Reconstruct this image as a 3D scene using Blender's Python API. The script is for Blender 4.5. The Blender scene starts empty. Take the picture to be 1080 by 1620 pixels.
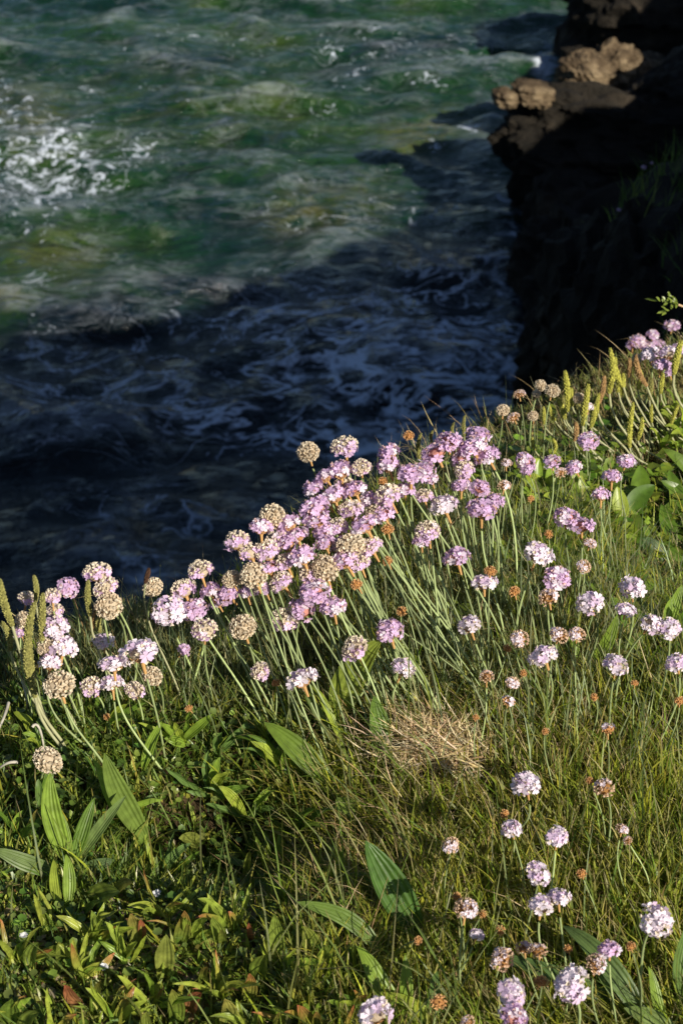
import bpy, math, random
import numpy as np
from mathutils import Vector, Matrix
rng = np.random.default_rng(7); random.seed(7)
S = bpy.context.scene; C = S.collection
# ------------------------------------------------------------------ camera
H = 0.95; PITCH = math.radians(32.0); FPX = 2250.0
cam = bpy.data.cameras.new('camera'); camo = bpy.data.objects.new('camera', cam); C.objects.link(camo)
cam.sensor_fit = 'VERTICAL'; cam.sensor_height = 36; cam.lens = 50
cam.clip_start = 0.05; cam.clip_end = 8000
camo.location = (0, 0, H); camo.rotation_euler = (math.pi/2 - PITCH, 0, 0)
cam.dof.use_dof = True; cam.dof.focus_distance = 1.38; cam.dof.aperture_fstop = 13
S.camera = camo
S.render.resolution_x = 682; S.render.resolution_y = 1024
# ------------------------------------------------------------------ light
SUN_EL = math.radians(29); SUN_AZ = math.radians(38)      # azimuth to the right of straight behind the camera
sdir = Vector((math.sin(SUN_AZ)*math.cos(SUN_EL), -math.cos(SUN_AZ)*math.cos(SUN_EL), math.sin(SUN_EL)))  # towards the sun
W = bpy.data.worlds.new('World'); S.world = W; W.use_nodes = True
nt = W.node_tree; nt.nodes.clear()
sky = nt.nodes.new('ShaderNodeTexSky'); sky.sky_type = 'NISHITA'; sky.sun_disc = False
sky.sun_elevation = SUN_EL
sky.sun_rotation = math.atan2(sdir.x, sdir.y)
bg = nt.nodes.new('ShaderNodeBackground'); bg.inputs[1].default_value = 0.05; sky.ozone_density = 3.5; sky.dust_density = .6
wo = nt.nodes.new('ShaderNodeOutputWorld')
nt.links.new(sky.outputs[0], bg.inputs[0]); nt.links.new(bg.outputs[0], wo.inputs[0])
sl = bpy.data.lights.new('sun', 'SUN'); sl.energy = 5.0; sl.angle = math.radians(0.5); sl.color = (1.0, 0.92, 0.78)
so = bpy.data.objects.new('sun', sl); C.objects.link(so)
so.rotation_euler = sdir.to_track_quat('Z', 'Y').to_euler()
S.view_settings.view_transform = 'Standard'; S.view_settings.look = 'None'
S.view_settings.gamma = 1; S.view_settings.use_curve_mapping = False; S.view_settings.exposure = 0.48
# ------------------------------------------------------------------ helpers
cP, sP = math.cos(PITCH), math.sin(PITCH)
def ray(px, py):
    a = (px-540)/FPX; b = (810-py)/FPX
    return np.array([a, cP+b*sP, -sP+b*cP])          # per unit depth
def project(p):
    x, y, z = p[..., 0], p[..., 1], p[..., 2]-H
    d = y*cP - z*sP; u = y*sP + z*cP
    return 540+FPX*x/d, 810-FPX*u/d, d
def hash2(ix, iy, s):
    h = (ix.astype(np.int64)*374761393 + iy.astype(np.int64)*668265263 + s*982451653) & 0xffffffff
    h = ((h ^ (h >> 13))*1274126177) & 0xffffffff
    return ((h ^ (h >> 16)) & 0xffff)/65535.0
def vnoise(x, y, s=0):
    ix = np.floor(x); iy = np.floor(y); fx = x-ix; fy = y-iy
    fx = fx*fx*(3-2*fx); fy = fy*fy*(3-2*fy)
    a = hash2(ix, iy, s); b = hash2(ix+1, iy, s); c = hash2(ix, iy+1, s); d = hash2(ix+1, iy+1, s)
    return (a*(1-fx)+b*fx)*(1-fy)+(c*(1-fx)+d*fx)*fy
def fbm(x, y, s=0, o=4):
    t = 0; a = .5
    for i in range(o):
        t = t+a*vnoise(x*2**i+17*i, y*2**i+5*i, s+i); a *= .5
    return t*1.07
def n3(p, s=0, o=3):
    return (fbm(p[:, 0]+p[:, 2]*.7, p[:, 1]-p[:, 2]*.6, s, o)+fbm(p[:, 1]+31+p[:, 0]*.3, p[:, 2]+7, s+9, o))/2
EDGE = np.array([(-60, -30), (-12, -3), (-3, .75), (-.9, 1.13), (-.40, 1.255), (-.20, 1.30), (-.085, 1.365), (.03, 1.50), (.12, 1.63),
                 (.21, 1.74), (.34, 1.84), (.53, 1.96), (.80, 2.4), (1.0, 4), (1.27, 7), (1.95, 12), (3.25, 20), (4.3, 27), (5.0, 33),
                 (7.5, 37), (14, 40), (40, 52), (200, 90)], float)
LIPZ = np.array([0, 0, 0, 0, 0, 0, 0, 0, 0, 0, .01, .02, -.35, -1.1, -1.75, -4., -7.4, -9.3, -10.6, -9, -4, 0, 0], float)
INSL = np.array([.0, .0, .0, .0, 0, 0, 0, 0, 0, 0, 0, .05, .9, 1.0, .95, .62, .58, .72, .95, .95, .8, .2, .1], float)
def sdist(x, y):
    x = np.asarray(x, float); y = np.asarray(y, float); k = np.clip((y-2.6)/3, 0, 1)
    x = x-k*.3+k*1.3*(fbm(x*.7, y*.7, 41, 4)-.5); return sdist_(x, y)
def sdist_(x, y):
    """signed distance to the cliff edge (positive = over the sea), lip height, inland slope"""
    best = np.full(x.shape, 1e9); sg = np.zeros(x.shape); lz = np.zeros(x.shape); isl = np.zeros(x.shape)
    for i in range(len(EDGE)-1):
        a = EDGE[i]; b = EDGE[i+1]; d = b-a; L = d@d
        t = np.clip(((x-a[0])*d[0]+(y-a[1])*d[1])/L, 0, 1)
        dx = x-a[0]-t*d[0]; dy = y-a[1]-t*d[1]; r = np.hypot(dx, dy)
        cr = d[0]*(y-a[1])-d[1]*(x-a[0])
        m = r < best-1e-9
        best = np.where(m, r, best); sg = np.where(m, np.where(cr > 0, 1, -1), sg)
        lz = np.where(m, LIPZ[i]+t*(LIPZ[i+1]-LIPZ[i]), lz); isl = np.where(m, INSL[i]+t*(INSL[i+1]-INSL[i]), isl)
    return best*sg, lz, isl
def g0(x, y):
    x = np.asarray(x, float); y = np.asarray(y, float)
    m = np.exp(-(x**2+(y-1.2)**2)/9)
    z = .05*np.exp(-(((x-.12)/.22)**2+((y-1.42)/.2)**2))           # thrift cushion mound
    z = z+.035*np.clip(x, -1, 1.5)
    z = z-.055*np.exp(-(((x+.11)/.12)**2+((y-.97)/.08)**2))        # hollow under the clover
    z = z-.06*np.exp(-(((x-.42)/.1)**2+((y-1.38)/.13)**2))         # dark hollow on the right
    z = z+.02*np.exp(-(((x-.08)/.08)**2+((y-1.1)/.07)**2))
    z = z+(fbm(x*7+3, y*7+1, 3)-.5)*.035+(fbm(x*30, y*30, 5, 3)-.5)*.010
    return z*m
SEA = H-12.0
def gz(x, y):
    x = np.asarray(x, float); y = np.asarray(y, float)
    sd, lz, isl = sdist(x, y)
    base = g0(x, y)
    plateau = base + .9*(fbm(x*.25, y*.25, 8)-.5)*np.clip((np.hypot(x, y-1)-2)/8, 0, 1)
    dd_ = -sd; wS = np.clip((y-21)/6, 0, 1)*(x < 20); far_ = np.where(dd_ < 3.2, .22*dd_, .70+2.1*(dd_-3.2))
    inland = lz + isl*dd_*(1-wS)+far_*wS + (fbm(x*.9, y*.9, 11)-.5)*.9*np.clip(-lz/3, 0, 1)
    z = np.where(isl > .001, np.minimum(plateau, lz*0+np.where(isl > .001, inland+base, plateau)), plateau)
    cap = -5.7+np.clip(x-13.6, 0, 6)*1.0+.8*(fbm(x*.5, y*.5, 13)-.5)
    z = np.where((wS > 0) & (sd <= 0), np.minimum(z, z*(1-wS)+cap*wS), z)
    # over the edge: rounded, then sheer with ledges
    s = np.clip(sd, 0, None)
    zb = np.where(sd > 0, lz+base, z)
    wob = (fbm(x*1.1+y*.6, y*1.1, 21, 5)-.5)+.5*(np.abs(2*fbm(x*2.3, y*1.7, 23, 4)-1)-.3)
    drop = 8*s*s/(.12+s)*1.25 + np.clip(s-.1, 0, 1)*wob*10
    rough = np.clip((np.hypot(x, y-1)-1.6)/3, 0, 1)*((fbm(x*1.6, y*1.3, 33, 5)-.5)*.55+(fbm(x*6, y*5, 35, 4)-.5)*.14)
    z = z+rough; zb = zb+rough
    return np.where(sd > 0, np.maximum(zb-np.maximum(drop, 0), SEA-2.5), z)
def ground_hit(px, py, h=0.0, lift=True):
    r = ray(px, py); s = .5
    for _ in range(60):
        x, y, z = r[0]*s, r[1]*s, H+r[2]*s
        g = float(g0(x, y))+h
        s += (z-g)/(-r[2])*.8
    return np.array([r[0]*s, r[1]*s, H+r[2]*s])
def newmesh(name, V, F, col=None, smooth=True, uv=None, attrs=None):
    """V (n,3); F list of (k,m) int arrays of equal-size faces"""
    me = bpy.data.meshes.new(name); V = np.asarray(V, np.float32)
    me.vertices.add(len(V)); me.vertices.foreach_set('co', V.ravel())
    if not isinstance(F, list): F = [F]
    F = [np.asarray(f, np.int32) for f in F if len(f)]
    nl = sum(f.size for f in F); nf = sum(len(f) for f in F)
    me.loops.add(nl); me.polygons.add(nf)
    me.loops.foreach_set('vertex_index', np.concatenate([f.ravel() for f in F]))
    tot = np.concatenate([np.full(len(f), f.shape[1], np.int32) for f in F])
    st = np.concatenate([[0], np.cumsum(tot)[:-1]]).astype(np.int32)
    me.polygons.foreach_set('loop_start', st); me.polygons.foreach_set('loop_total', tot)
    me.polygons.foreach_set('use_smooth', np.full(nf, smooth))
    if col is not None:
        a = me.attributes.new('tint', 'FLOAT_COLOR', 'POINT')
        cc = np.ones((len(V), 4), np.float32); cc[:, :3] = col; a.data.foreach_set('color', cc.ravel())
    if uv is not None:
        a = me.attributes.new('leafuv', 'FLOAT_VECTOR', 'POINT')
        u = np.zeros((len(V), 3), np.float32); u[:, :2] = uv; a.data.foreach_set('vector', u.ravel())
    for k, v in (attrs or {}).items():
        a = me.attributes.new(k, 'FLOAT', 'POINT'); a.data.foreach_set('value', np.asarray(v, np.float32))
    me.update(calc_edges=True)
    return me
def ob(name, me, mat=None, parent=None):
    o = bpy.data.objects.new(name, me); C.objects.link(o)
    if mat and not me.materials: me.materials.append(mat)
    if parent: o.parent = parent
    return o
def empty(name, loc, label=None, cat=None, group=None):
    o = bpy.data.objects.new(name, None); C.objects.link(o); o.location = loc; o.empty_display_size = .01
    if label: o['label'] = label
    if cat: o['category'] = cat
    if group: o['group'] = group
    return o
def tag(o, label=None, cat=None, kind=None, group=None):
    for k, v in (('label', label), ('category', cat), ('kind', kind), ('group', group)):
        if v: o[k] = v
    return o
# ------------------------------------------------------------------ materials
def nmat(name):
    m = bpy.data.materials.new(name); m.use_nodes = True; t = m.node_tree; t.nodes.clear()
    return m, t, t.nodes.new, t.links.new
def foliage(name, color=None, transl=.3, rough=.5, spec=.3, veins=False, mott=.25, scale=120):
    m, t, N, L = nmat(name)
    out = N('ShaderNodeOutputMaterial'); p = N('ShaderNodeBsdfPrincipled'); tr = N('ShaderNodeBsdfTranslucent'); mx = N('ShaderNodeMixShader')
    if color is None:
        a = N('ShaderNodeAttribute'); a.attribute_name = 'tint'; c = a.outputs['Color']
    else:
        a = N('ShaderNodeRGB'); a.outputs[0].default_value = (*color, 1); c = a.outputs[0]
    tc = N('ShaderNodeTexCoord'); nz = N('ShaderNodeTexNoise'); nz.inputs['Scale'].default_value = scale; nz.inputs['Detail'].default_value = 3
    L(tc.outputs['Object'], nz.inputs['Vector'])
    mr = N('ShaderNodeMapRange'); mr.inputs[1].default_value = .3; mr.inputs[2].default_value = .7
    mr.inputs[3].default_value = 1-mott; mr.inputs[4].default_value = 1+mott
    L(nz.outputs[0], mr.inputs[0])
    vm = N('ShaderNodeVectorMath'); vm.operation = 'SCALE'; L(c, vm.inputs[0]); L(mr.outputs[0], vm.inputs['Scale']); c = vm.outputs[0]
    if veins:
        u = N('ShaderNodeAttribute'); u.attribute_name = 'leafuv'; sx = N('ShaderNodeSeparateXYZ'); L(u.outputs['Vector'], sx.inputs[0])
        ml = N('ShaderNodeMath'); ml.operation = 'MULTIPLY'; ml.inputs[1].default_value = math.pi*10; L(sx.outputs[0], ml.inputs[0])
        co = N('ShaderNodeMath'); co.operation = 'COSINE'; L(ml.outputs[0], co.inputs[0])
        pr = N('ShaderNodeMapRange'); pr.inputs[1].default_value = .75; pr.inputs[2].default_value = 1.0; pr.inputs[3].default_value = 0; pr.inputs[4].default_value = .10
        L(co.outputs[0], pr.inputs[0])
        mc = N('ShaderNodeMix'); mc.data_type = 'RGBA'; mc.inputs['B'].default_value = (.27, .36, .09, 1)
        L(pr.outputs[0], mc.inputs['Factor']); L(c, mc.inputs['A']); c = mc.outputs['Result']
        bp = N('ShaderNodeBump'); bp.inputs['Strength'].default_value = .35; bp.inputs['Distance'].default_value = .002
        L(co.outputs[0], bp.inputs['Height']); L(bp.outputs[0], p.inputs['Normal'])
    L(c, p.inputs['Base Color']); L(c, tr.inputs['Color'])
    p.inputs['Roughness'].default_value = rough; p.inputs['Specular IOR Level'].default_value = spec
    mx.inputs[0].default_value = transl
    L(p.outputs[0], mx.inputs[1]); L(tr.outputs[0], mx.inputs[2]); L(mx.outputs[0], out.inputs[0])
    return m
M_grass = foliage('grass_blade', transl=.55, rough=.45, spec=.35, scale=60)
M_dry = foliage('dry_straw', transl=.2, rough=.6, spec=.2)
M_leaf = foliage('plantain_leaf', transl=.4, rough=.42, spec=.4, veins=True)
M_sorrel = foliage('sorrel_leaf', transl=.4, rough=.36, spec=.5, veins=True, mott=.45, scale=140)
M_sleaf = foliage('small_leaf', transl=.4, rough=.36, spec=.5)
M_petal = foliage('petal', transl=.35, rough=.6, spec=.15, mott=.08, scale=300)
M_papery = foliage('papery_calyx', transl=.3, rough=.7, spec=.15, mott=.2, scale=200)
M_stem = foliage('flower_stem', transl=.1, rough=.5, spec=.3, mott=.15)
M_spike = foliage('plantain_spike', transl=.1, rough=.6, spec=.2, mott=.3, scale=400)
def soil():
    m, t, N, L = nmat('dark_soil')
    out = N('ShaderNodeOutputMaterial'); p = N('ShaderNodeBsdfPrincipled'); tc = N('ShaderNodeTexCoord')
    nz = N('ShaderNodeTexNoise'); nz.inputs['Scale'].default_value = 45; nz.inputs['Detail'].default_value = 8
    cr = N('ShaderNodeValToRGB'); e = cr.color_ramp.elements
    e[0].position = .3; e[0].color = (.016, .012, .006, 1); e[1].position = .75; e[1].color = (.075, .05, .026, 1)
    L(tc.outputs['Object'], nz.inputs['Vector']); L(nz.outputs[0], cr.inputs[0])
    b = N('ShaderNodeBump'); b.inputs['Distance'].default_value = .01; L(nz.outputs[0], b.inputs['Height']); L(b.outputs[0], p.inputs['Normal'])
    L(cr.outputs[0], p.inputs['Base Color']); p.inputs['Roughness'].default_value = .95; p.inputs['Specular IOR Level'].default_value = .1
    L(p.outputs[0], out.inputs[0]); return m
def rockmat(name, c0, c1, c2, sc):
    m, t, N, L = nmat(name)
    out = N('ShaderNodeOutputMaterial'); p = N('ShaderNodeBsdfPrincipled'); tc = N('ShaderNodeTexCoord')
    nz = N('ShaderNodeTexNoise'); nz.inputs['Scale'].default_value = sc; nz.inputs['Detail'].default_value = 9; nz.inputs['Roughness'].default_value = .65
    nz2 = N('ShaderNodeTexNoise'); nz2.inputs['Scale'].default_value = sc*.18; nz2.inputs['Detail'].default_value = 4
    ad = N('ShaderNodeMath'); ad.operation = 'ADD'; L(nz.outputs[0], ad.inputs[0]); L(nz2.outputs[0], ad.inputs[1])
    hf = N('ShaderNodeMath'); hf.operation = 'MULTIPLY'; hf.inputs[1].default_value = .5; L(ad.outputs[0], hf.inputs[0])
    cr = N('ShaderNodeValToRGB'); e = cr.color_ramp.elements
    e[0].position = .36; e[0].color = (*c0, 1); e[1].position = .68; e[1].color = (*c2, 1); k = e.new(.5); k.color = (*c1, 1)
    for n in (nz, nz2): L(tc.outputs['Object'], n.inputs['Vector'])
    L(hf.outputs[0], cr.inputs[0])
    b = N('ShaderNodeBump'); b.inputs['Distance'].default_value = .4; b.inputs['Strength'].default_value = .9; L(nz.outputs[0], b.inputs['Height']); L(b.outputs[0], p.inputs['Normal'])
    L(cr.outputs[0], p.inputs['Base Color']); p.inputs['Roughness'].default_value = .9; p.inputs['Specular IOR Level'].default_value = .2
    L(p.outputs[0], out.inputs[0]); return m
M_soil = soil()
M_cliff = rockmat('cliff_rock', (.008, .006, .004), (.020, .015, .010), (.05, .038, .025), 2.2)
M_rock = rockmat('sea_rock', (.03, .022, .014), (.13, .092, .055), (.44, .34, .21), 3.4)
def watermat():
    m, t, N, L = nmat('sea_water')
    out = N('ShaderNodeOutputMaterial'); p = N('ShaderNodeBsdfPrincipled'); foam = N('ShaderNodeBsdfDiffuse'); mx = N('ShaderNodeMixShader')
    tc = N('ShaderNodeTexCoord')
    def noise(sc, det, rough=.55, dist=0, vec=None, stretch=(1, 1, 1)):
        mp = N('ShaderNodeMapping'); mp.inputs['Scale'].default_value = stretch
        L(vec or tc.outputs['Object'], mp.inputs[0])
        n = N('ShaderNodeTexNoise'); n.inputs['Scale'].default_value = sc; n.inputs['Detail'].default_value = det
        n.inputs['Roughness'].default_value = rough; n.inputs['Distortion'].default_value = dist
        L(mp.outputs[0], n.inputs['Vector']); return n.outputs[0]
    def math_(op, a, b=None, c=None):
        n = N('ShaderNodeMath'); n.operation = op
        for i, v in enumerate((a, b, c)):
            if v is None: continue
            if isinstance(v, (int, float)): n.inputs[i].default_value = v
            else: L(v, n.inputs[i])
        return n.outputs[0]
    def rng_(v, a, b, c=0., d=1.):
        n = N('ShaderNodeMapRange'); n.interpolation_type = 'SMOOTHSTEP'
        for i, k in enumerate((a, b, c, d)): n.inputs[i+1].default_value = k
        L(v, n.inputs[0]); return n.outputs[0]
    # body colour: green water over a mottled bed
    base = noise(.20, 3, .5, .6)
    cr = N('ShaderNodeValToRGB'); e = cr.color_ramp.elements
    e[0].position = .30; e[0].color = (.002, .015, .010, 1); e[1].position = .75; e[1].color = (.034, .062, .008, 1)
    k = e.new(.48); k.color = (.005, .030, .011, 1); k = e.new(.62); k.color = (.014, .045, .009, 1)
    L(base, cr.inputs[0])
    at = N('ShaderNodeAttribute'); at.attribute_name = 'shoal'
    shade_at = N('ShaderNodeAttribute'); shade_at.attribute_name = 'cliff_shade'; md = N('ShaderNodeMix'); md.data_type = 'RGBA'; md.inputs['B'].default_value = (.002, .0055, .007, 1)  # near-black tone painted into the water along the cliff's shadow
    shade_mix = rng_(math_('ADD', shade_at.outputs['Fac'], math_('MULTIPLY', math_('SUBTRACT', noise(.45, 5, .65, .8), .5), 1.6)), .15, .85)
    L(shade_mix, md.inputs['Factor']); L(cr.outputs[0], md.inputs['A'])
    mc = N('ShaderNodeMix'); mc.data_type = 'RGBA'; mc.inputs['B'].default_value = (.085, .085, .022, 1)
    sh = math_('MULTIPLY', at.outputs['Fac'], rng_(noise(1.1, 5, .6, .5), .35, .62))
    L(sh, mc.inputs['Factor']); L(md.outputs['Result'], mc.inputs['A'])
    L(mc.outputs['Result'], p.inputs['Base Color'])
    p.inputs['Roughness'].default_value = .07; p.inputs['IOR'].default_value = 1.333; p.inputs['Specular IOR Level'].default_value = .45
    # ripples
    r1 = noise(1.3, 6, .6, .6, None, (.55, 1, 1)); r2 = noise(5, 4, .6, .5, None, (.6, 1, 1))
    hh = math_('ADD', math_('MULTIPLY', r1, 1.0), math_('MULTIPLY', r2, .15))
    b = N('ShaderNodeBump'); b.inputs['Strength'].default_value = 1; b.inputs['Distance'].default_value = .5
    L(hh, b.inputs['Height']); L(b.outputs[0], p.inputs['Normal'])
    # foam: lacy streaks + flecks, thinned by the large-scale masks
    f1 = N('ShaderNodeAttribute'); f1.attribute_name = 'lace'; f2 = N('ShaderNodeAttribute'); f2.attribute_name = 'fleck'
    f3 = N('ShaderNodeAttribute'); f3.attribute_name = 'wash'
    n1 = noise(.6, 5, .55, 1.2, None, (.75, 1, 1)); n1b = noise(1.4, 4, .55, .9, None, (.75, 1, 1))
    ridge = math_('SUBTRACT', 1, math_('MULTIPLY', math_('ABSOLUTE', math_('SUBTRACT', n1, .5)), 20))
    ridge2 = math_('SUBTRACT', 1, math_('MULTIPLY', math_('ABSOLUTE', math_('SUBTRACT', n1b, .5)), 20))
    ridge = math_('MAXIMUM', ridge, math_('MULTIPLY', ridge2, .8))
    grain = rng_(noise(1.3, 6, .7, .6), .38, .56, .08, 1)
    lace = math_('MULTIPLY', math_('MULTIPLY', rng_(math_('ADD', ridge, math_('SUBTRACT', math_('MULTIPLY', f1.outputs['Fac'], 1.0), .95)), 0, .6), grain), 1.0)
    n2 = noise(4.2, 5, .65, 1.3, None, (.75, .6, 1)); n2b = noise(1.0, 5, .65, .9, None, (1, .6, 1))
    fl = math_('ADD', math_('ADD', n2, math_('MULTIPLY', n2b, .55)), math_('MULTIPLY', f2.outputs['Fac'], .22))
    fleck = rng_(fl, 1.02, 1.12, 0, .85)
    wash = math_('MULTIPLY', rng_(math_('ADD', noise(.9, 7, .65, 1.0), math_('MULTIPLY', f3.outputs['Fac'], .35)), .62, .85, 0, .9), rng_(f3.outputs['Fac'], .02, .3))
    nt_ = noise(.7, 6, .65, 1.1, None, (.5, 1, 1)); nt2 = noise(1.9, 5, .65, .9, None, (.55, 1, 1))
    rt = math_('MAXIMUM', math_('SUBTRACT', 1, math_('MULTIPLY', math_('ABSOLUTE', math_('SUBTRACT', nt_, .5)), 24)), math_('SUBTRACT', .8, math_('MULTIPLY', math_('ABSOLUTE', math_('SUBTRACT', nt2, .5)), 20)))
    foam_sheen = math_('MULTIPLY', math_('MULTIPLY', rng_(rt, .1, 1.0), rng_(noise(.5, 5, .65, .5), .42, .64)), .13)
    ca = N('ShaderNodeAttribute'); ca.attribute_name = 'crest'
    foam_sheen = math_('MAXIMUM', foam_sheen, math_('MULTIPLY', math_('MULTIPLY', ca.outputs['Fac'], rng_(noise(2.6, 6, .7, 1.0, None, (.7, 1, 1)), .40, .58)), .17))  # pale veils on crests: thin foam that also paints in sky reflection
    allf = math_('MINIMUM', math_('MAXIMUM', math_('MAXIMUM', lace, fleck), math_('MAXIMUM', wash, foam_sheen)), 1)
    foam.inputs['Color'].default_value = (.56, .62, .72, 1)
    L(allf, mx.inputs[0]); L(p.outputs[0], mx.inputs[1]); L(foam.outputs[0], mx.inputs[2]); L(mx.outputs[0], out.inputs[0])
    return m
M_water = watermat()
M_shaderock = rockmat('shaded_sea_rock', (.008, .007, .005), (.022, .018, .013), (.065, .050, .034), 1.6)  # darkened copy of the rock colour for rocks standing in shade
# ------------------------------------------------------------------ sea
def grow(a0, a1, step, far, k=1.35):
    mid = np.arange(a0, a1, step); lo = []; hi = []; s = step; v = a0
    while v > -far: s *= k; v -= s; lo.append(v)
    s = step; v = a1
    while v < far: hi.append(v); s *= k; v += s
    return np.array(lo[::-1]+list(mid)+hi)
def grid(xs, ys):
    X, Y = np.meshgrid(xs, ys); n, m = len(ys), len(xs)
    i = np.arange(n-1)[:, None]*m+np.arange(m-1)[None, :]
    return X, Y, np.stack([i, i+1, i+m+1, i+m], -1).reshape(-1, 4)
xs = grow(-14, 14, .10, 5000); ys = grow(13, 62, .11, 6000)
X, Y, F = grid(xs, ys)
Z = np.zeros_like(X)
wr = np.random.default_rng(3)
wx = X+.8*(fbm(X*.25, Y*.25, 51)-.5)*3; wy = Y+(fbm(X*.22+9, Y*.22, 55)-.5)*4
for i in range(34):
    lam = .55*(1.085**i)*1.0; th = math.radians(90+wr.normal(0, 36)); a = .0095*lam**.95*(1.35 if 1.4 < lam < 4.5 else .8)
    ph = (wx*math.cos(th)+wy*math.sin(th))*2*math.pi/lam+wr.uniform(0, 6.28)
    amp = a*(.4+1.2*vnoise(X/lam/3+i*7, Y/lam/3, 70+i))
    Z += amp*(1-2*np.abs(np.sin(ph/2)))*1.0
fade = np.clip(1-(np.hypot(X, Y-30)-50)/60, 0, 1); sg_ = Z[50:400, 50:250].std(); mu_ = Z[50:400, 50:250].mean(); crest = np.clip(((Z-mu_)/sg_-1.0)/.8, 0, 1); Z = Z*fade+SEA
def seapt(px, py):
    r = ray(px, py); s = (SEA-H)/r[2]; return r[0]*s, r[1]*s
PX, PY, PD = project(np.stack([X, Y, np.full_like(X, SEA)], -1))
ok = (PD > 1)
def blob(cx, cy, rx, ry, a=1., rot=0):
    c, s = math.cos(rot), math.sin(rot); dx = PX-cx; dy = PY-cy
    return np.where(ok, a*np.exp(-(((dx*c+dy*s)/rx)**2+((-dx*s+dy*c)/ry)**2)), 0)
fleck = np.maximum.reduce([blob(560, 110, 60, 30, .7), blob(300, 160, 40, 40, .5), blob(520, 60, 50, 20, .8), blob(70, 260, 150, 110, 1.15), blob(180, 230, 130, 60, .9), blob(30, 190, 90, 90, 1.), blob(60, 330, 90, 50, .9), blob(220, 100, 60, 50, .7),
    blob(430, 300, 60, 60, .55), blob(240, 350, 50, 30, .6), blob(600, 60, 130, 50, .62), blob(330, 55, 160, 50, .5), blob(510, 170, 60, 30, .6),
    blob(745, 195, 40, 16, .9), blob(690, 215, 30, 14, .8), blob(50, 500, 60, 30, .5), blob(680, 115, 60, 20, .7), blob(140, 125, 30, 20, 1.0), np.full_like(X, .12)])
lace = np.maximum.reduce([blob(620, 560, 260, 140, .95), blob(450, 500, 230, 60, .62), blob(200, 560, 220, 60, .5), blob(700, 470, 150, 60, .75), blob(90, 620, 160, 90, .5),
    blob(330, 640, 200, 60, .6), blob(600, 330, 160, 40, .45), blob(60, 430, 90, 30, .3), blob(250, 790, 160, 60, .42), blob(500, 660, 180, 50, .85), blob(800, 530, 60, 60, .9),
    blob(300, 250, 500, 160, .12), blob(600, 60, 300, 60, .25), blob(90, 240, 130, 90, .5), blob(850, 430, 30, 60, .7), blob(250, 890, 120, 40, .7)])
wash = np.maximum.reduce([blob(600, 680, 110, 22, .8, -.15), blob(720, 672, 80, 16, .85), blob(560, 660, 60, 25, .6), blob(862, 62, 16, 12, .75), blob(862, 92, 28, 14, .8), blob(866, 128, 14, 12, .7),
    blob(820, 560, 30, 25, .5), blob(850, 430, 10, 25, .5), blob(240, 905, 90, 30, .45), blob(690, 560, 60, 20, .4)])
cliff_shade = 1/(1+np.exp(-(PY-(495-.17*PX-40*np.clip((PX-500)/300, 0, 1)))/45)); cliff_shade = np.where(ok, cliff_shade, .3)  # follows the cliff shadow's edge, paints its fade into the water colour
sds = sdist(X, Y)[0]; wash = np.maximum(wash, np.where(Y > 15, .42*np.exp(-((sds-1.5)/.8)**2), 0))
shoal = np.maximum.reduce([blob(510, 320, 80, 40, .95), blob(680, 190, 70, 28, 1.), blob(640, 215, 40, 20, .9), blob(30, 180, 100, 60, .75), blob(90, 390, 120, 40, .55),
    blob(10, 460, 40, 20, .8), blob(300, 150, 200, 90, .25), blob(580, 290, 60, 30, .5)])
me = newmesh('sea', np.stack([X, Y, Z], -1).reshape(-1, 3), F, attrs={'fleck': fleck.ravel(), 'lace': lace.ravel(), 'wash': wash.ravel(), 'shoal': shoal.ravel(), 'cliff_shade': cliff_shade.ravel(), 'crest': crest.ravel()})
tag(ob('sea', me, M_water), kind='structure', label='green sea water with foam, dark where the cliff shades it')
# ------------------------------------------------------------------ land
xs = grow(-1.0, 1.2, .012, 400, 1.10); xs = np.concatenate([xs[xs < 1.19], np.cumsum(.012*1.022**np.arange(250))+1.19]); xs = np.concatenate([xs, xs[-1]+np.cumsum(3*1.3**np.arange(14))])
ys = grow(.35, 2.3, .012, 300, 1.09); ys = np.concatenate([ys[ys < 2.29], np.cumsum(.013*1.018**np.arange(260))+2.29]); ys = np.concatenate([ys, ys[-1]+np.cumsum(1.5*1.3**np.arange(14))])
X, Y, F = grid(xs, ys)
Z = gz(X, Y)
fc = Z.reshape(-1)[F]; keep = fc.max(1) > SEA-2.2
V = np.stack([X, Y, Z], -1).reshape(-1, 3)
sdv = sdist(X, Y)[0].reshape(-1)
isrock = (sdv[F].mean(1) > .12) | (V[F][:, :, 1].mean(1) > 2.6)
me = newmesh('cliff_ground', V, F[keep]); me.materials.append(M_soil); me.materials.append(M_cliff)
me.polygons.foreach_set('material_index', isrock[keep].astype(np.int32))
tag(ob('clifftop_ground', me), kind='structure', label='dark earth of the clifftop falling away as a shaded cliff')
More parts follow.
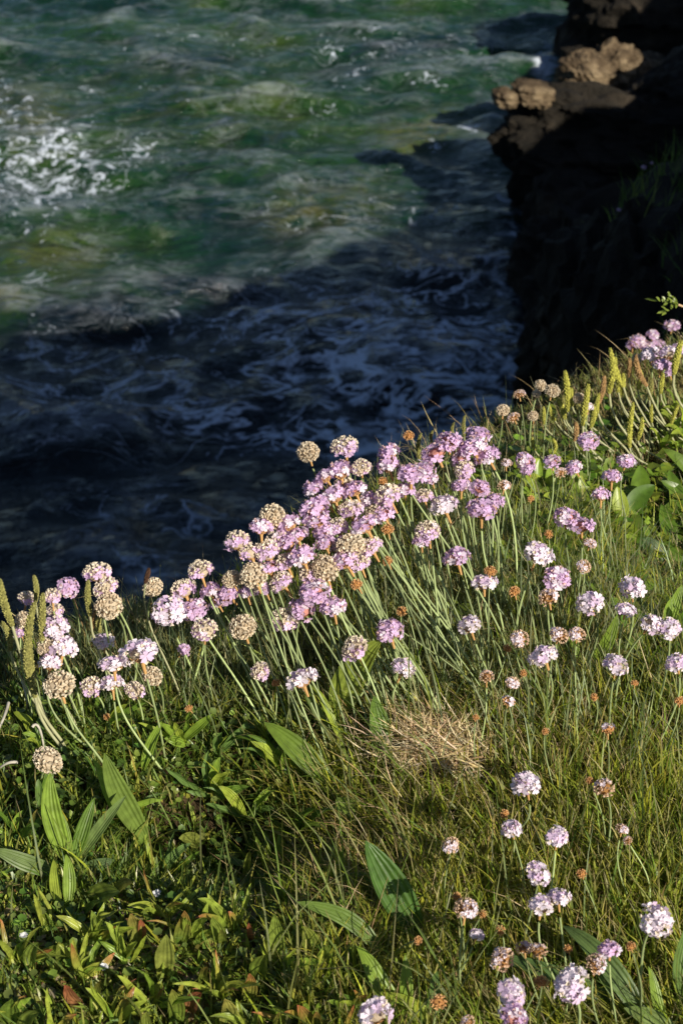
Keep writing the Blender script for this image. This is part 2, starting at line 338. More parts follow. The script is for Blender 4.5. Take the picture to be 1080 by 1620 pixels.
# ------------------------------------------------------------------ rocks in the sea
def rock(name, ctr, size, seed, label, amp=.35, tilt=(0, 0, 0), undercut=0., sub=6, mat=None, flat=.0):
    import bmesh
    bm = bmesh.new(); bmesh.ops.create_icosphere(bm, subdivisions=sub, radius=1)
    v = np.array([x.co[:] for x in bm.verts]); f = np.array([[q.index for q in p.verts] for p in bm.faces]); bm.free()
    v = np.sign(v)*np.abs(v)**.72                                     # blockier
    s = seed*3.7
    q = v*1.25+s
    q2 = v*5+s; d = n3(q, seed, 5)+.16*(1-np.abs(2*n3(q2, seed+7, 4)-1)*3); rd = 1-np.abs(2*n3(q*1.9+5, seed+3, 4)-1)*2.2
    v = v*(1+amp*(d-.5)*2+amp*.45*(rd-.5))[:, None]
    st = np.floor(v[:, 2]*3.2+n3(q*.8, seed+5, 2)*2)/3.2; v[:, :2] *= (1+.04*np.sin(st*9+seed))[:, None]
    v[:, 0] += -undercut*np.clip(v[:, 2], -1, 1)*(v[:, 0] < .2)
    v = v*np.array(size)
    R = np.array(Matrix.Rotation(tilt[0], 3, 'X') @ Matrix.Rotation(tilt[1], 3, 'Y') @ Matrix.Rotation(tilt[2], 3, 'Z'))
    v = v@R.T
    o = ob(name, newmesh(name, v, f, smooth=False), mat or M_rock); o.location = ctr
    return tag(o, label, 'rock', group='sea rocks at the cliff foot')
def at(px, py, Fd):
    r = ray(px, py); s = Fd/r[1]; return (r[0]*s, Fd, H+r[2]*s)
rock('sea_rock', (7.75, 34.2, -10.75), (3.1, 1.7, 1.95), 3, 'dark overhanging sea rock with a pale sunlit tip, nearest the water', .34, (0, -.02, 0), .22, mat=M_shaderock)
rock('sea_rock', at(842, 148, 33.8), (.42, .4, .24), 14, 'pale tan knob of rock on the tip of the dark overhanging rock', .4, (0, .15, .3), 0, 5)
rock('sea_rock', at(798, 156, 33.6), (.25, .3, .2), 21, 'small pale boulder at the extreme tip of the dark overhanging rock', .4, (0, .15, .3), 0, 5)
rock('sea_rock', at(925, 125, 37.5), (.60, .6, .55), 5, 'brown sunlit boulder in front of the tall dark stack', .5, (.2, .1, .3), 0, 5)
rock('sea_rock', at(975, 118, 38.0), (.50, .5, .6), 6, 'pointed tan boulder in the middle of the sunlit row', .55, (.3, -.4, 1), 0, 5)
rock('sea_rock', at(1030, 112, 38.2), (.7, .5, .35), 9, 'low tan boulder at the right end of the sunlit row', .5, (.1, .1, 2), 0, 5)
rock('sea_rock', (9.0, 35.6, -10.0), (2.1, 1.6, 1.7), 11, 'rounded blue-grey shaded rock below the row of sunlit boulders', .25, (0, .1, 1), 0, mat=M_shaderock)
rock('sea_rock', (11.6, 47.5, -10.6), (4.1, 2.6, 2.9), 8, 'tall black sea stack in the top right corner', .22, (0, 0, 0), 0, mat=M_shaderock)
rock('sea_rock', at(1055, 2, 46.5), (1.1, .8, .35), 17, 'sunlit tan ledge on top of the black stack', .5, (0, .1, 0), 0, 5)
for k, (px_, py_, sz, sd_, lb_) in enumerate([(862, 430, .9, 31, 'black boulder at the cliff foot beside the small blue wash'), (885, 352, 1.1, 32, 'black boulder just under the overhanging rock'), (868, 505, .8, 33, 'black boulder at the cliff foot above the mauve heads'),
        (892, 560, .9, 34, 'black boulder at the cliff foot, lowest one in view'), (846, 322, .55, 35, 'small black rock breaking the water under the overhang')]):
    qx, qy = seapt(px_, py_); rock('sea_rock', (qx+.3, qy, SEA+.15), (sz, sz*.8, sz*.8), sd_, lb_, .5, (0, .2, k), 0, 4, mat=M_shaderock)
# ------------------------------------------------------------------ blades (grass and needle leaves)
def blades(base, L, Wd, az, lean, curl, col, tipcol=None, seg=4, basecol=None):
    n = len(L); t = np.linspace(0, 1, seg+1)
    ang = lean[:, None]+curl[:, None]*t[None, :]                     # from vertical
    dl = (L/seg)[:, None]
    hx = np.concatenate([np.zeros((n, 1)), np.cumsum(np.sin(ang[:, :-1])*dl, 1)], 1)
    hz = np.concatenate([np.zeros((n, 1)), np.cumsum(np.cos(ang[:, :-1])*dl, 1)], 1)
    wob = rng.normal(0, .12, (n, 1))*t[None, :]**2*L[:, None]
    dx, dy = np.cos(az)[:, None], np.sin(az)[:, None]
    P = np.stack([base[:, :1]+hx*dx-wob*dy, base[:, 1:2]+hx*dy+wob*dx, base[:, 2:3]+hz], -1)     # n,seg+1,3
    ra = az+math.pi/2+rng.normal(0, .7, n)
    sx, sy = np.cos(ra)[:, None], np.sin(ra)[:, None]
    w = Wd[:, None]*.5*(1-t[None, :]**2.2*.98)
    A = P+np.stack([sx*w, sy*w, w*0], -1); B = P-np.stack([sx*w, sy*w, w*0], -1)
    V = np.stack([A, B], 2).reshape(-1, 3); m = (seg+1)*2
    k = np.arange(seg)*2; f = np.stack([k, k+1, k+3, k+2], -1)
    F = (np.arange(n)[:, None, None]*m+f[None]).reshape(-1, 4)
    tip = col if tipcol is None else tipcol; bc = col if basecol is None else basecol
    tt = t[None, :, None]
    cc = col[:, None]*(1-tt**3)+tip[:, None]*tt**3
    cc = cc*np.clip(tt*3.5, 0, 1)+bc[:, None]*(1-np.clip(tt*3.5, 0, 1))
    cc = np.repeat(cc, 2, axis=1).reshape(-1, 3)
    return V, F, cc
def scatter(n, dens, xr=(-.72, .85), yr=(.6, 2.15), maxsd=.03):
    out = []
    tot = 0
    while tot < n:
        x = rng.uniform(*xr, n*2); y = rng.uniform(*yr, n*2)
        sd = sdist(x, y)[0]; x = x[sd < maxsd]; y = y[sd < maxsd]
        z = g0(x, y); p = np.stack([x, y, z], -1)
        px, py, d = project(p)
        w = dens(px, py)
        k = (rng.uniform(0, 1, len(x)) < w) & (px > -120) & (px < 1200) & (py < 1860)
        out.append(p[k]); tot += k.sum()
        if k.sum() == 0: break
    p = np.concatenate(out)[:n]
    p[:, 2] = gz(p[:, 0], p[:, 1])-.003
    return p
def gs(px, py, cx, cy, rx, ry): return np.exp(-(((px-cx)/rx)**2+((py-cy)/ry)**2))
def pick(cols, n, jit=.18):
    c = np.array(cols, float); i = rng.integers(0, len(c), n)
    return c[i]*np.exp(rng.normal(0, jit, (n, 1)))*np.exp(rng.normal(0, .06, (n, 3)))
GREEN = [(.27, .34, .03), (.39, .41, .04), (.13, .21, .02), (.46, .46, .06), (.30, .37, .05)]
BLUEG = [(.24, .29, .14), (.17, .23, .11), (.28, .32, .16), (.27, .28, .09)]
STRAW = [(.42, .33, .17), (.50, .41, .24), (.34, .25, .12), (.30, .20, .08)]
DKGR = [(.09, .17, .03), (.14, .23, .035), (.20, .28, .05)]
def hollowL(px, py): return gs(px, py, 330, 1300, 190, 110)
def sward(name, n, dens, Lr, Wr, cols, leanr, curlr, label, azb=None, tips=None, mat=None, seg=4, bcol=(.16, .12, .05), maxsd=.03, azs=1.2):
    p = scatter(n, dens, maxsd=maxsd); n = len(p)
    L = rng.uniform(*Lr, n); Wd = rng.uniform(*Wr, n)
    clump = fbm(p[:, 0]*14, p[:, 1]*14, 91)
    L = L*(.55+.9*clump)
    az = rng.uniform(0, 2*math.pi, n) if azb is None else rng.normal(azb, azs, n)+(fbm(p[:, 0]*9, p[:, 1]*9, 97)-.5)*5
    lean = np.abs(rng.normal(*leanr, n)); curl = rng.normal(*curlr, n)
    col = pick(cols, n); tc = None
    if tips is not None:
        tc = np.where(rng.uniform(0, 1, (n, 1)) < .5, pick(tips, n), col)
    bc = np.tile(np.array(bcol), (n, 1))
    V, F, cc = blades(p, L, Wd, az, lean, curl, col, tc, seg, bc)
    return tag(ob(name, newmesh(name, V, F, cc), mat or M_grass), label, 'grass', 'stuff')
inv = lambda f: (lambda a, b: 1-f(a, b))
R = math.radians
d_right = lambda x, y: np.clip(.06+.94/(1+np.exp(-(x-(500+(y-1300)*.1))/40)), 0, 1)*(1-.7*gs(x,y,660,900,150,90))*(1-.75*gs(x, y, 1040, 900, 90, 60))*(1-.6*gs(x, y, 690, 1190, 90, 60))*(y > 800)*(1-.9*((x < 480) & (y > 1430)))
sward('meadow_grass', 21000, d_right, (.022, .062), (.0010, .0026), GREEN+GREEN+[(.36, .32, .10)], (.35, .3), (.8, .7),
      'fine green meadow grass over the right of the bank', tips=STRAW, azb=2.6)
d_cush = lambda x, y: np.clip(gs(x, y, 720, 990, 200, 90)+gs(x, y, 900, 1010, 200, 70)+gs(x, y, 560, 1020, 160, 70)+gs(x, y, 300, 1060, 240, 55)+gs(x, y, 800, 850, 150, 90), 0, 1)
sward('thrift_cushion_leaves', 17000, d_cush, (.022, .055), (.0012, .0020), BLUEG, (.45, .3), (.3, .4),
      'blue-green needle leaves of the thrift cushions along the edge', seg=3, tips=[(.28, .27, .1)])
d_edge = lambda x, y: np.clip(gs(x, y, 300, 1025, 330, 45)+.5*gs(x, y, 60, 1060, 120, 60), 0, 1)
sward('edge_turf', 16000, d_edge, (.012, .028), (.0014, .0026), BLUEG+BLUEG+[(.28, .30, .08), (.30, .17, .07), (.34, .26, .12)], (.5, .3), (.2, .5),
      'short brownish and yellow-green turf at the left edge of the cliff', seg=3, maxsd=.05)
d_up = lambda x, y: np.clip(((x > 760)*(y < 830))*1.0, 0, 1)
sward('matted_turf', 17000, d_up, (.010, .028), (.0012, .0024), [(.24, .27, .06), (.15, .19, .04), (.34, .33, .10), (.28, .30, .10), (.36, .28, .13)], (.8, .4), (.5, .6),
      'matted olive turf of narrow leaves on the upper right edge', seg=3, azb=2.5, maxsd=.02)
d_low = lambda x, y: np.clip(.03+.97*((x > 450)), 0, 1)*(y > 1250)
sward('lower_grass', 8000, d_low, (.025, .06), (.0014, .0034), GREEN+[(.24, .26, .04)], (.4, .35), (.9, .7),
      'yellow-green grass at the bottom of the picture', tips=STRAW, azb=2.2)
d_left = lambda x, y: ((x < 560)*(y > 1060))*np.clip(.9-.3*gs(x, y, 330, 1300, 150, 90), 0, 1)*(1-.6*((y > 1450)*(x < 450)))
sward('short_dark_grass', 9000, d_left, (.016, .042), (.0012, .0030), DKGR+[(.2, .25, .04)], (.45, .3), (.6, .5),
      'short dark grass between the clover leaves on the left')
d_dry = lambda x, y: np.clip(gs(x, y, 610, 1400, 120, 90)*.9+gs(x, y, 760, 1220, 160, 100)*.5+.10*(x > 480)+gs(x, y, 300, 1020, 250, 40)*.4, 0, 1)
sward('dead_grass', 3800, d_dry, (.03, .08), (.0007, .0014), STRAW, (.8, .4), (.8, .8), 'fine dead grass threaded through the green', mat=M_dry, azb=2.4, bcol=(.3, .22, .1))
sward('thrift_stalks', 900, lambda x, y: np.clip(gs(x, y, 860, 1080, 220, 190)+gs(x, y, 700, 980, 160, 90)+.6*gs(x, y, 300, 1080, 200, 50), 0, 1), (.05, .10), (.0013, .0020), [(.38, .44, .24), (.32, .38, .18), (.42, .45, .22)], (.15, .12), (.3, .3),
      'pale grey-green stalks standing among the thrift', azb=2.6)
sward('long_grass_blades', 260, lambda x, y: np.clip(.15+.85*(x > 380), 0, 1)*(y > 1150), (.09, .15), (.0014, .0024), [(.2, .26, .06), (.24, .26, .10), (.14, .2, .04)], (.35, .25), (.6, .5),
      'longer grass blades standing above the sward', azb=2.2)
# dry tussock: one tuft of straw lying over itself
b0 = ground_hit(690, 1195)
n = 1000; th = rng.uniform(0, 6.28, n); rr = .050*np.sqrt(rng.uniform(0, 1, n))*rng.uniform(.5, 1.1, n)
p = np.stack([b0[0]+rr*np.cos(th)*1.3, b0[1]+rr*np.sin(th), np.full(n, b0[2])+.020-rr*.3+rng.uniform(0, .014, n)], -1)
V, F, cc = blades(p, rng.uniform(.015, .05, n), rng.uniform(.0008, .0020, n), rng.normal(2.7, 1.1, n), np.abs(rng.normal(1.35, .22, n)), rng.normal(.1, .5, n), pick([(.62, .50, .30), (.50, .38, .21), (.70, .60, .40), (.40, .29, .14)], n), None, 5)
V -= b0
o = ob('dry_grass_tuft', newmesh('dry_grass_tuft', V, F, cc), M_dry); o.location = b0
tag(o, 'matted tuft of dead straw-coloured grass in the middle of the green bank', 'grass tuft')
# ------------------------------------------------------------------ clover and other small round leaves (uncountable)
def roundleaves(name, n, dens, r, hr, cols, label, kind=5, cup=.3, maxsd=0.0, elong=1.0):
    p = scatter(n, dens, maxsd=maxsd); n = len(p); rad = rng.uniform(*r, n)
    p[:, 2] += rng.uniform(*hr, n)*(.5+fbm(p[:, 0]*20, p[:, 1]*20, 4))
    az = rng.uniform(0, 6.28, n); tl = np.abs(rng.normal(0, .45, n)); ta = rng.uniform(0, 6.28, n)
    a = np.linspace(0, 2*math.pi, 7)[:-1]
    ring = np.stack([np.cos(a)*elong, np.sin(a), np.full(6, cup)], -1); T = np.concatenate([[[0, 0, 0]], ring])
    ca, sa = np.cos(az), np.sin(az)
    Q = T[None]*rad[:, None, None]
    x = Q[..., 0]*ca[:, None]-Q[..., 1]*sa[:, None]; y = Q[..., 0]*sa[:, None]+Q[..., 1]*ca[:, None]; z = Q[..., 2]
    # tilt
    kx, ky = np.cos(ta)[:, None], np.sin(ta)[:, None]; c, s = np.cos(tl)[:, None], np.sin(tl)[:, None]
    u = x*kx+y*ky; w = -x*ky+y*kx; u2 = u*c+z*s; z2 = -u*s+z*c; x = u2*kx-w*ky; y = u2*ky+w*kx
    V = np.stack([x, y, z2], -1)+p[:, None]
    f = np.array([[0, i, i % 6+1] for i in range(1, 7)])
    F = (np.arange(n)[:, None, None]*7+f[None]).reshape(-1, 3)
    cc = np.repeat(pick(cols, n)[:, None], 7, 1).reshape(-1, 3)
    return tag(ob(name, newmesh(name, V.reshape(-1, 3), F, cc), M_sleaf), label, 'ground cover', 'stuff')
d_cl = lambda x, y: ((x < 560)*(y > 1130))*np.clip(1-.5*gs(x, y, 350, 1320, 140, 60), 0, 1)*.9+((x < 130)*(y > 1050))*.1
roundleaves('clover_leaves', 4200, d_cl, (.0016, .0046), (.002, .026), DKGR+[(.15, .21, .05), (.19, .24, .06)], 'small round clover leaves carpeting the lower left')
d_rc = lambda x, y: gs(x, y, 960, 860, 160, 90)+gs(x, y, 880, 810, 90, 60)+.5*gs(x, y, 1040, 1010, 60, 60)
roundleaves('creeping_leaves', 2600, d_rc, (.004, .008), (.004, .03), [(.10, .17, .02), (.2, .27, .03), (.15, .22, .03)], 'glossy yellow-green creeping leaves on the right of the bank', elong=1.7)
d_mo = lambda x, y: ((x < 520)*(y > 1380))*.9+.25*gs(x, y, 330, 1060, 250, 40)+.4*gs(x, y, 650, 1560, 160, 80)
roundleaves('moss_and_litter', 9000, d_mo, (.0015, .0035), (.0, .014), [(.30, .24, .10), (.22, .13, .05), (.24, .27, .06), (.16, .2, .04), (.4, .33, .2)], 'bits of moss, dry leaf and litter on the ground at lower left', elong=2.)
d_s = lambda x, y: ((x < 560)*(y > 1100))*np.clip(.35+.65*(y > 1370), 0, 1)*.9
sward('small_spear_leaves', 13000, d_s, (.010, .034), (.002, .0062), [(.22, .29, .04), (.30, .34, .05), (.13, .2, .03), (.36, .36, .09), (.18, .25, .10), (.34, .38, .05)], (.55, .35), (.5, .5),
      'small pointed leaves of mixed herbs at the lower left', seg=3, maxsd=0, mat=M_sleaf)
sward('brown_litter', 2600, d_mo, (.01, .035), (.0009, .0022), STRAW+[(.3, .12, .07), (.22, .12, .06)], (1.2, .3), (.3, .6), 'dead brown stalks and litter lying on the lower left ground', seg=3, maxsd=0, mat=M_dry)
RED = (.45, .12, .06)
ORD = ['', 'first', 'second', 'third', 'fourth', 'fifth', 'sixth', 'seventh', 'eighth', 'ninth', 'tenth', 'eleventh', 'twelfth', 'thirteenth', 'fourteenth', 'fifteenth', 'sixteenth', 'seventeenth']
NUM = ['', 'one', 'two', 'three', 'four', 'five', 'six', 'seven', 'eight', 'nine', 'ten', 'eleven', 'twelve', 'thirteen']
def rank_labels(items):
    """items: (key phrase, zone phrase, x) -> label for each"""
    out = [None]*len(items); groups = {}
    for i, (a, z, x) in enumerate(items): groups.setdefault((a, z), []).append(i)
    for (a, z), ix in groups.items():
        ix.sort(key=lambda i: items[i][2]); n = len(ix)
        for r_, i in enumerate(ix):
            if n == 1: out[i] = f'{a} {z}'
            elif n == 2: out[i] = f'{a} {z}, {"left" if r_ == 0 else "right"} of two'
            else: out[i] = f'{a} {z}, ' + ('leftmost' if r_ == 0 else 'rightmost' if r_ == n-1 else ORD[r_+1]+' from left')
    return out
# ------------------------------------------------------------------ large leaves
def leafmesh(base, tip, width, arch=.25, col=(.12, .19, .03), tipc=None, fold=.25, nL=12, nW=7, twist=0., sag=(0, 0, 1), shape=1.0, edgewave=.0):
    base = np.array(base, float); tip = np.array(tip, float); L = np.linalg.norm(tip-base)
    t = np.linspace(0, 1, nL); mid = (base+tip)/2+np.array(sag)*arch*L
    P = ((1-t)**2)[:, None]*base+(2*t*(1-t))[:, None]*mid+(t**2)[:, None]*tip
    sd_ = np.cross(tip-base, [0, -.6, .8]); P = P+np.outer(np.sin(t*math.pi*random.uniform(.8, 1.6)), sd_)*random.uniform(-.10, .10)
    T = np.gradient(P, axis=0); T /= np.linalg.norm(T, axis=1)[:, None]
    ref = np.array([0, -.6, .8])
    Sx = np.cross(T, ref); Sx /= np.linalg.norm(Sx, axis=1)[:, None]; Nn = np.cross(Sx, T)
    ca, sa = math.cos(twist), math.sin(twist); Sx, Nn = Sx*ca+Nn*sa, Nn*ca-Sx*sa
    w = width*.5*(np.sin(np.clip(t*1.0, 0, 1)**(.85*shape)*math.pi)**.8*.94+.06)*(1-.0*t)
    w[0] = width*.08; w[-1] = width*.012
    u = np.linspace(-1, 1, nW)
    ph = random.uniform(0, 6)
    V = P[:, None]+Sx[:, None]*(u[None, :, None]*w[:, None, None])+Nn[:, None]*((np.abs(u)[None, :, None]**1.3)*(w*fold)[:, None, None] + (np.sin(t*16+ph)[:, None, None]*np.abs(u)[None, :, None]**2*w[:, None, None]*edgewave))
    i = np.arange(nL-1)[:, None]*nW+np.arange(nW-1)[None, :]
    F = np.stack([i, i+1, i+nW+1, i+nW], -1).reshape(-1, 4)
    uv = np.stack(np.broadcast_arrays(u[None, :]*.5, t[:, None]), -1).reshape(-1, 2)
    c0 = np.array(col); c1 = np.array(tipc if tipc is not None else col)
    cc = np.broadcast_to((c0*(1-(t**2)[:, None])+c1*(t**2)[:, None])[:, None], (nL, nW, 3)).reshape(-1, 3)
    return V.reshape(-1, 3), F, uv, cc
GL = (.22, .33, .04); GD = (.12, .21, .025); GY = (.33, .41, .05)
def px3(px, py, h): return ground_hit(px, py, h)
def plant(name, base_px, leaves, label, cat='plant', group=None, part='leaf', mat=None):
    """leaves: list of (basepx, tippx, tip height, width px, colour, arch, extra)"""
    b = px3(*base_px, 0); b[2] = gz(b[0], b[1])
    e = empty(name, b, label, cat, group)
    for lf in leaves:
        bp, tp, h, wpx, col = lf[:5]; arch = lf[5] if len(lf) > 5 else .15; kw = lf[6] if len(lf) > 6 else {}
        B = px3(*bp, .008); T = px3(*tp, h+.006); wd = wpx*.88*project(((B+T)/2))[2]/FPX
        V, F, uv, cc = leafmesh(B-b, T-b, wd, arch, col, **kw)
        ob(part, newmesh(part, V, F, cc, uv=uv), mat or M_leaf, e)
    return e
G_R = 'ribwort plantain plants'
plant('plantain_plant', (118, 1368), [((110, 1368), (78, 1222), .085, 38, GL, .12), ((120, 1368), (200, 1258), .07, 22, (.15, .22, .06), .10, {'fold': .5}), ((116, 1370), (150, 1262), .055, 26, GD, .1),
    ((104, 1385), (-15, 1348), .035, 30, (.14, .2, .06), .25), ((124, 1378), (182, 1362), .02, 26, (.11, .17, .06), .15), ((112, 1372), (98, 1285), .05, 16, GL, .1), ((95, 1440), (84, 1360), .03, 20, GY, .1), ((108, 1440), (102, 1352), .045, 24, GL, .1)],
    'ribwort rosette with a broad veined leaf under the lone tan seed head', 'plant', G_R)
plant('plantain_plant', (236, 1335), [((236, 1335), (168, 1190), .09, 42, (.15, .22, .04), .10), ((222, 1320), (140, 1205), .06, 22, GL, .12)],
    'sunlit ribwort leaf pair leaning left beside the bent flower stems', 'plant', G_R)
plant('plantain_plant', (226, 1222), [((226, 1222), (255, 1140), .05, 20, GL, .06)], 'single short upright leaf below the two white leaning heads', 'plant', G_R)
plant('plantain_plant', (535, 1150), [((528, 1140), (608, 1015), .075, 58, (.22, .28, .04), .08, {'fold': .35}), ((545, 1190), (488, 1086), .05, 13, GY, .5), ((526, 1172), (480, 1094), .045, 17, (.16, .22, .06), .2), ((602, 1215), (596, 1100), .05, 40, GD, .06)],
    'large yellow-green veined leaf with arching narrow ones below the pink clump', 'plant', G_R)
plant('plantain_plant', (520, 1250), [((530, 1252), (418, 1142), .055, 42, (.15, .23, .03), .12), ((480, 1230), (450, 1165), .04, 18, GL, .1), ((572, 1312), (532, 1262), .03, 42, (.2, .28, .05), .2)],
    'pointed leaf lying toward the left left of the straw tuft', 'plant', G_R)
plant('plantain_plant', (662, 1482), [((664, 1484), (578, 1330), .085, 62, (.07, .15, .025), .06, {'fold': .2, 'twist': .2})], 'big dark upright leaf with a lit margin below the straw tuft', 'plant', G_R)
plant('plantain_plant', (650, 1600), [((612, 1520), (474, 1420), .05, 30, (.14, .22, .04), .18), ((640, 1610), (560, 1500), .04, 34, GL, .2), ((640, 1620), (642, 1510), .05, 24, GL, .1), ((660, 1640), (700, 1540), .04, 26, (.09, .16, .03), .2), ((625, 1625), (530, 1580), .02, 30, GD, .2), ((700, 1660), (600, 1560), .03, 22, GY, .2), ((590, 1540), (490, 1490), .02, 26, (.12, .2, .03), .2)],
    'ribwort rosette at the bottom centre with a long leaf reaching left', 'plant', G_R)
plant('plantain_plant', (1010, 1600), [((1030, 1640), (890, 1464), .05, 40, (.13, .2, .06), .35), ((1010, 1620), (930, 1500), .04, 26, (.16, .24, .06), .3), ((1000, 1600), (770, 1505), .03, 30, (.10, .17, .05), .25), ((1090, 1600), (1075, 1450), .06, 26, (.12, .2, .04), .1), ((1080, 1680), (990, 1590), .03, 40, (.22, .3, .09), .2), ((1060, 1640), (1020, 1530), .05, 20, GL, .15)],
    'arching grey-green strap leaves in the bottom right corner', 'plant', G_R)
plant('plantain_plant', (930, 1062), [((928, 1062), (978, 972), .06, 24, (.17, .25, .03), .08), ((915, 1052), (905, 985), .04, 18, GL, .1)], 'narrow bright leaf pair among the pale heads on the right', 'plant', G_R)
plant('plantain_plant', (1060, 1010), [((1050, 1005), (1078, 925), .06, 22, GL, .1), ((1058, 1010), (1062, 945), .05, 18, GL, .1), ((1066, 1010), (1090, 960), .05, 22, GD, .1)], 'upright leaves at the right border beside two pale heads', 'plant', G_R)
plant('dock_plant', (1015, 800), [((1010, 800), (1012, 735), .05, 36, (.11, .19, .02), .1), ((995, 830), (1030, 765), .05, 36, (.09, .17, .02), .2), ((1060, 830), (1065, 745), .03, 28, GD, .2), ((985, 835), (975, 770), .04, 30, GY, .2),
    ((1080, 870), (1040, 800), .02, 28, GD, .2), ((1100, 800), (1045, 760), .03, 24, (.12, .2, .03), .2), ((1090, 920), (1060, 860), .02, 24, GD, .2), ((1060, 900), (1010, 850), .02, 34, (.05, .1, .02), .2), ((1095, 760), (1050, 710), .03, 22, (.14, .22, .03), .2)],
    'broad glossy leaves around the dark hollow on the right', 'plant', None, 'leaf', M_sleaf)
for k, (bx, by, lab) in enumerate([(850, 800, 'leafy sprig of yellow-green leaves left of the low pink pair'), (905, 800, 'leafy sprig of bright leaves behind the low pink pair'), (870, 770, 'leafy sprig of lit leaves under the row of small pink heads')]):
    ls = []
    for j in range(11):
        a = random.uniform(-1.3, 1.3); r_ = random.uniform(25, 48)
        bb = (bx+random.uniform(-22, 22), by+random.uniform(-18, 18))
        ls.append((bb, (bb[0]+r_*math.sin(a), bb[1]-abs(r_*math.cos(a))-8), random.uniform(.02, .04), random.uniform(14, 22), random.choice([GY, (.24, .3, .04), GL]), .2))
    plant('leafy_sprig', (bx, by), ls, lab, 'plant', 'leafy sprigs behind the thrift', 'leaf', M_sleaf)
for k, (bx, by, lab) in enumerate([(1075, 700, 'low leafy plant on the upper right edge beneath the mauve heads'), (1060, 655, 'yellow-green leafy sprig beside the tallest spikes at the right border')]):
    ls = []
    for j in range(16):
        a = random.uniform(-1.6, 1.4); r_ = random.uniform(14, 34)
        bb = (bx+random.uniform(-30, 22), by+random.uniform(-20, 18))
        ls.append((bb, (bb[0]+r_*math.sin(a), bb[1]-abs(r_*math.cos(a))-6), random.uniform(.02, .05), random.uniform(8, 14), random.choice([GY, (.24, .3, .04), GL]), .2))
    plant('leafy_sprig', (bx, by), ls, lab, 'plant', 'leafy sprigs behind the thrift', 'leaf', M_sleaf)
# red-tipped sorrel leaves, lower left
RED = (.45, .12, .06)
sor = [(290, 1440, 282, 1500, 26, .6), (262, 1478, 262, 1550, 32, 0), (208, 1445, 214, 1500, 24, .3), (225, 1455, 222, 1492, 14, 1), (145, 1440, 160, 1500, 16, 0), (160, 1430, 128, 1448, 14, 0),
       (275, 1565, 278, 1625, 28, .2), (232, 1600, 240, 1660, 26, .1), (355, 1580, 362, 1640, 34, .2), (435, 1445, 440, 1540, 28, 0), (418, 1510, 412, 1560, 34, .1), (340, 1450, 345, 1500, 20, 0), (352, 1470, 352, 1500, 14, .2),
       (318, 1570, 300, 1610, 28, 1.), (392, 1460, 400, 1492, 10, 1.3), (395, 1540, 390, 1590, 24, .9), (480, 1465, 500, 1520, 30, .1), (510, 1495, 520, 1540, 24, 0), (100, 1560, 130, 1590, 22, 1.), (95, 1490, 100, 1530, 22, .1),
       (190, 1410, 140, 1432, 36, 0), (210, 1396, 180, 1420, 26, .2), (20, 1400, 24, 1430, 14, 0), (60, 1490, 50, 1540, 26, 0), (20, 1580, 20, 1630, 40, 0), (60, 1600, 40, 1650, 30, 0), (470, 1590, 500, 1640, 24, .9), (500, 1600, 510, 1640, 20, .6),
       (395, 1345, 390, 1400, 12, .1), (160, 1550, 150, 1610, 18, .3), (445, 1600, 430, 1650, 18, .4), (330, 1530, 322, 1565, 16, .5), (60, 1280, 38, 1345, 12, .25), (283, 1326, 318, 1336, 24, 0)]
nsor = 0
for (tx, ty, bx, by, w_, r_) in sor:
    g = random.choice([(.19, .25, .04), (.14, .21, .03), (.22, .25, .05)]); tc = tuple(np.array(g)*(1-min(r_, 1))+np.array(RED)*min(r_, 1))
    bc = g if r_ < 1 else (.3, .14, .06)
    sor_l = {'part': 'leaf'}
    if nsor % 3 == 0:
        cur = empty('sorrel_plant', (0, 0, 0))
        b = px3(bx, by, 0); b[2] = gz(b[0], b[1]); cur.location = b; cur['_p'] = (bx+by)*1.
        cur['category'] = 'plant'; cur['group'] = 'sorrel plants at the lower left'; cur['px'] = float(bx); cur['py'] = float(by)
    nsor += 1
    bb = np.array(cur.location)
    B = px3(bx, by, 0.002); T = px3(tx, ty, .034+.0003*abs(ty-by)); wd = w_*project((B+T)/2)[2]/FPX
    V, F, uv, cc = leafmesh(B-bb, T-bb, wd, .15, bc, tipc=tc, fold=.45, edgewave=.12, nL=9, nW=5, twist=random.uniform(-.4, .4))
    ob('leaf', newmesh('leaf', V, F, cc, uv=uv), M_sorrel, cur)
def fanplant(name, px, py, n, Lr, Wr, cols, label, group, spread=1.5, red=0., mat=None):
    lv = []
    for j in range(n):
        a = random.uniform(-spread, spread); l = random.uniform(*Lr); bb = (px+random.uniform(-8, 8), py+random.uniform(-6, 6))
        lv.append((bb, (bb[0]+l*math.sin(a), bb[1]-l*max(.15, math.cos(a))), random.uniform(.014, .05), random.uniform(*Wr), random.choice(cols), random.uniform(.1, .3),
                   dict(fold=random.uniform(.3, .9), twist=random.uniform(-.9, .9), edgewave=.3, tipc=(RED if random.random() < red else None))))
    return plant(name, (px, py), lv, label, 'plant', group, 'leaf', mat)
more = [(70, 1270, 5), (330, 1255, 7), (395, 1290, 6), (290, 1175, 6), (440, 1225, 5), (30, 1330, 5), (260, 1390, 6), (420, 1380, 6), (350, 1190, 5), (170, 1150, 4), (60, 1180, 4), (470, 1330, 5), (530, 1400, 5), (200, 1300, 4)]
ml_ = rank_labels([('small ribwort tuft with narrow leaves', 'in the dark hollow' if q[0] > 250 else 'beside the big rosette', q[0]) for q in more])
for (x, y, n), l in zip(more, ml_): fanplant('plantain_plant', x, y, n, (35, 85), (9, 20), [GL, GD, GY, (.13, .22, .05)], l, 'small ribwort tufts')
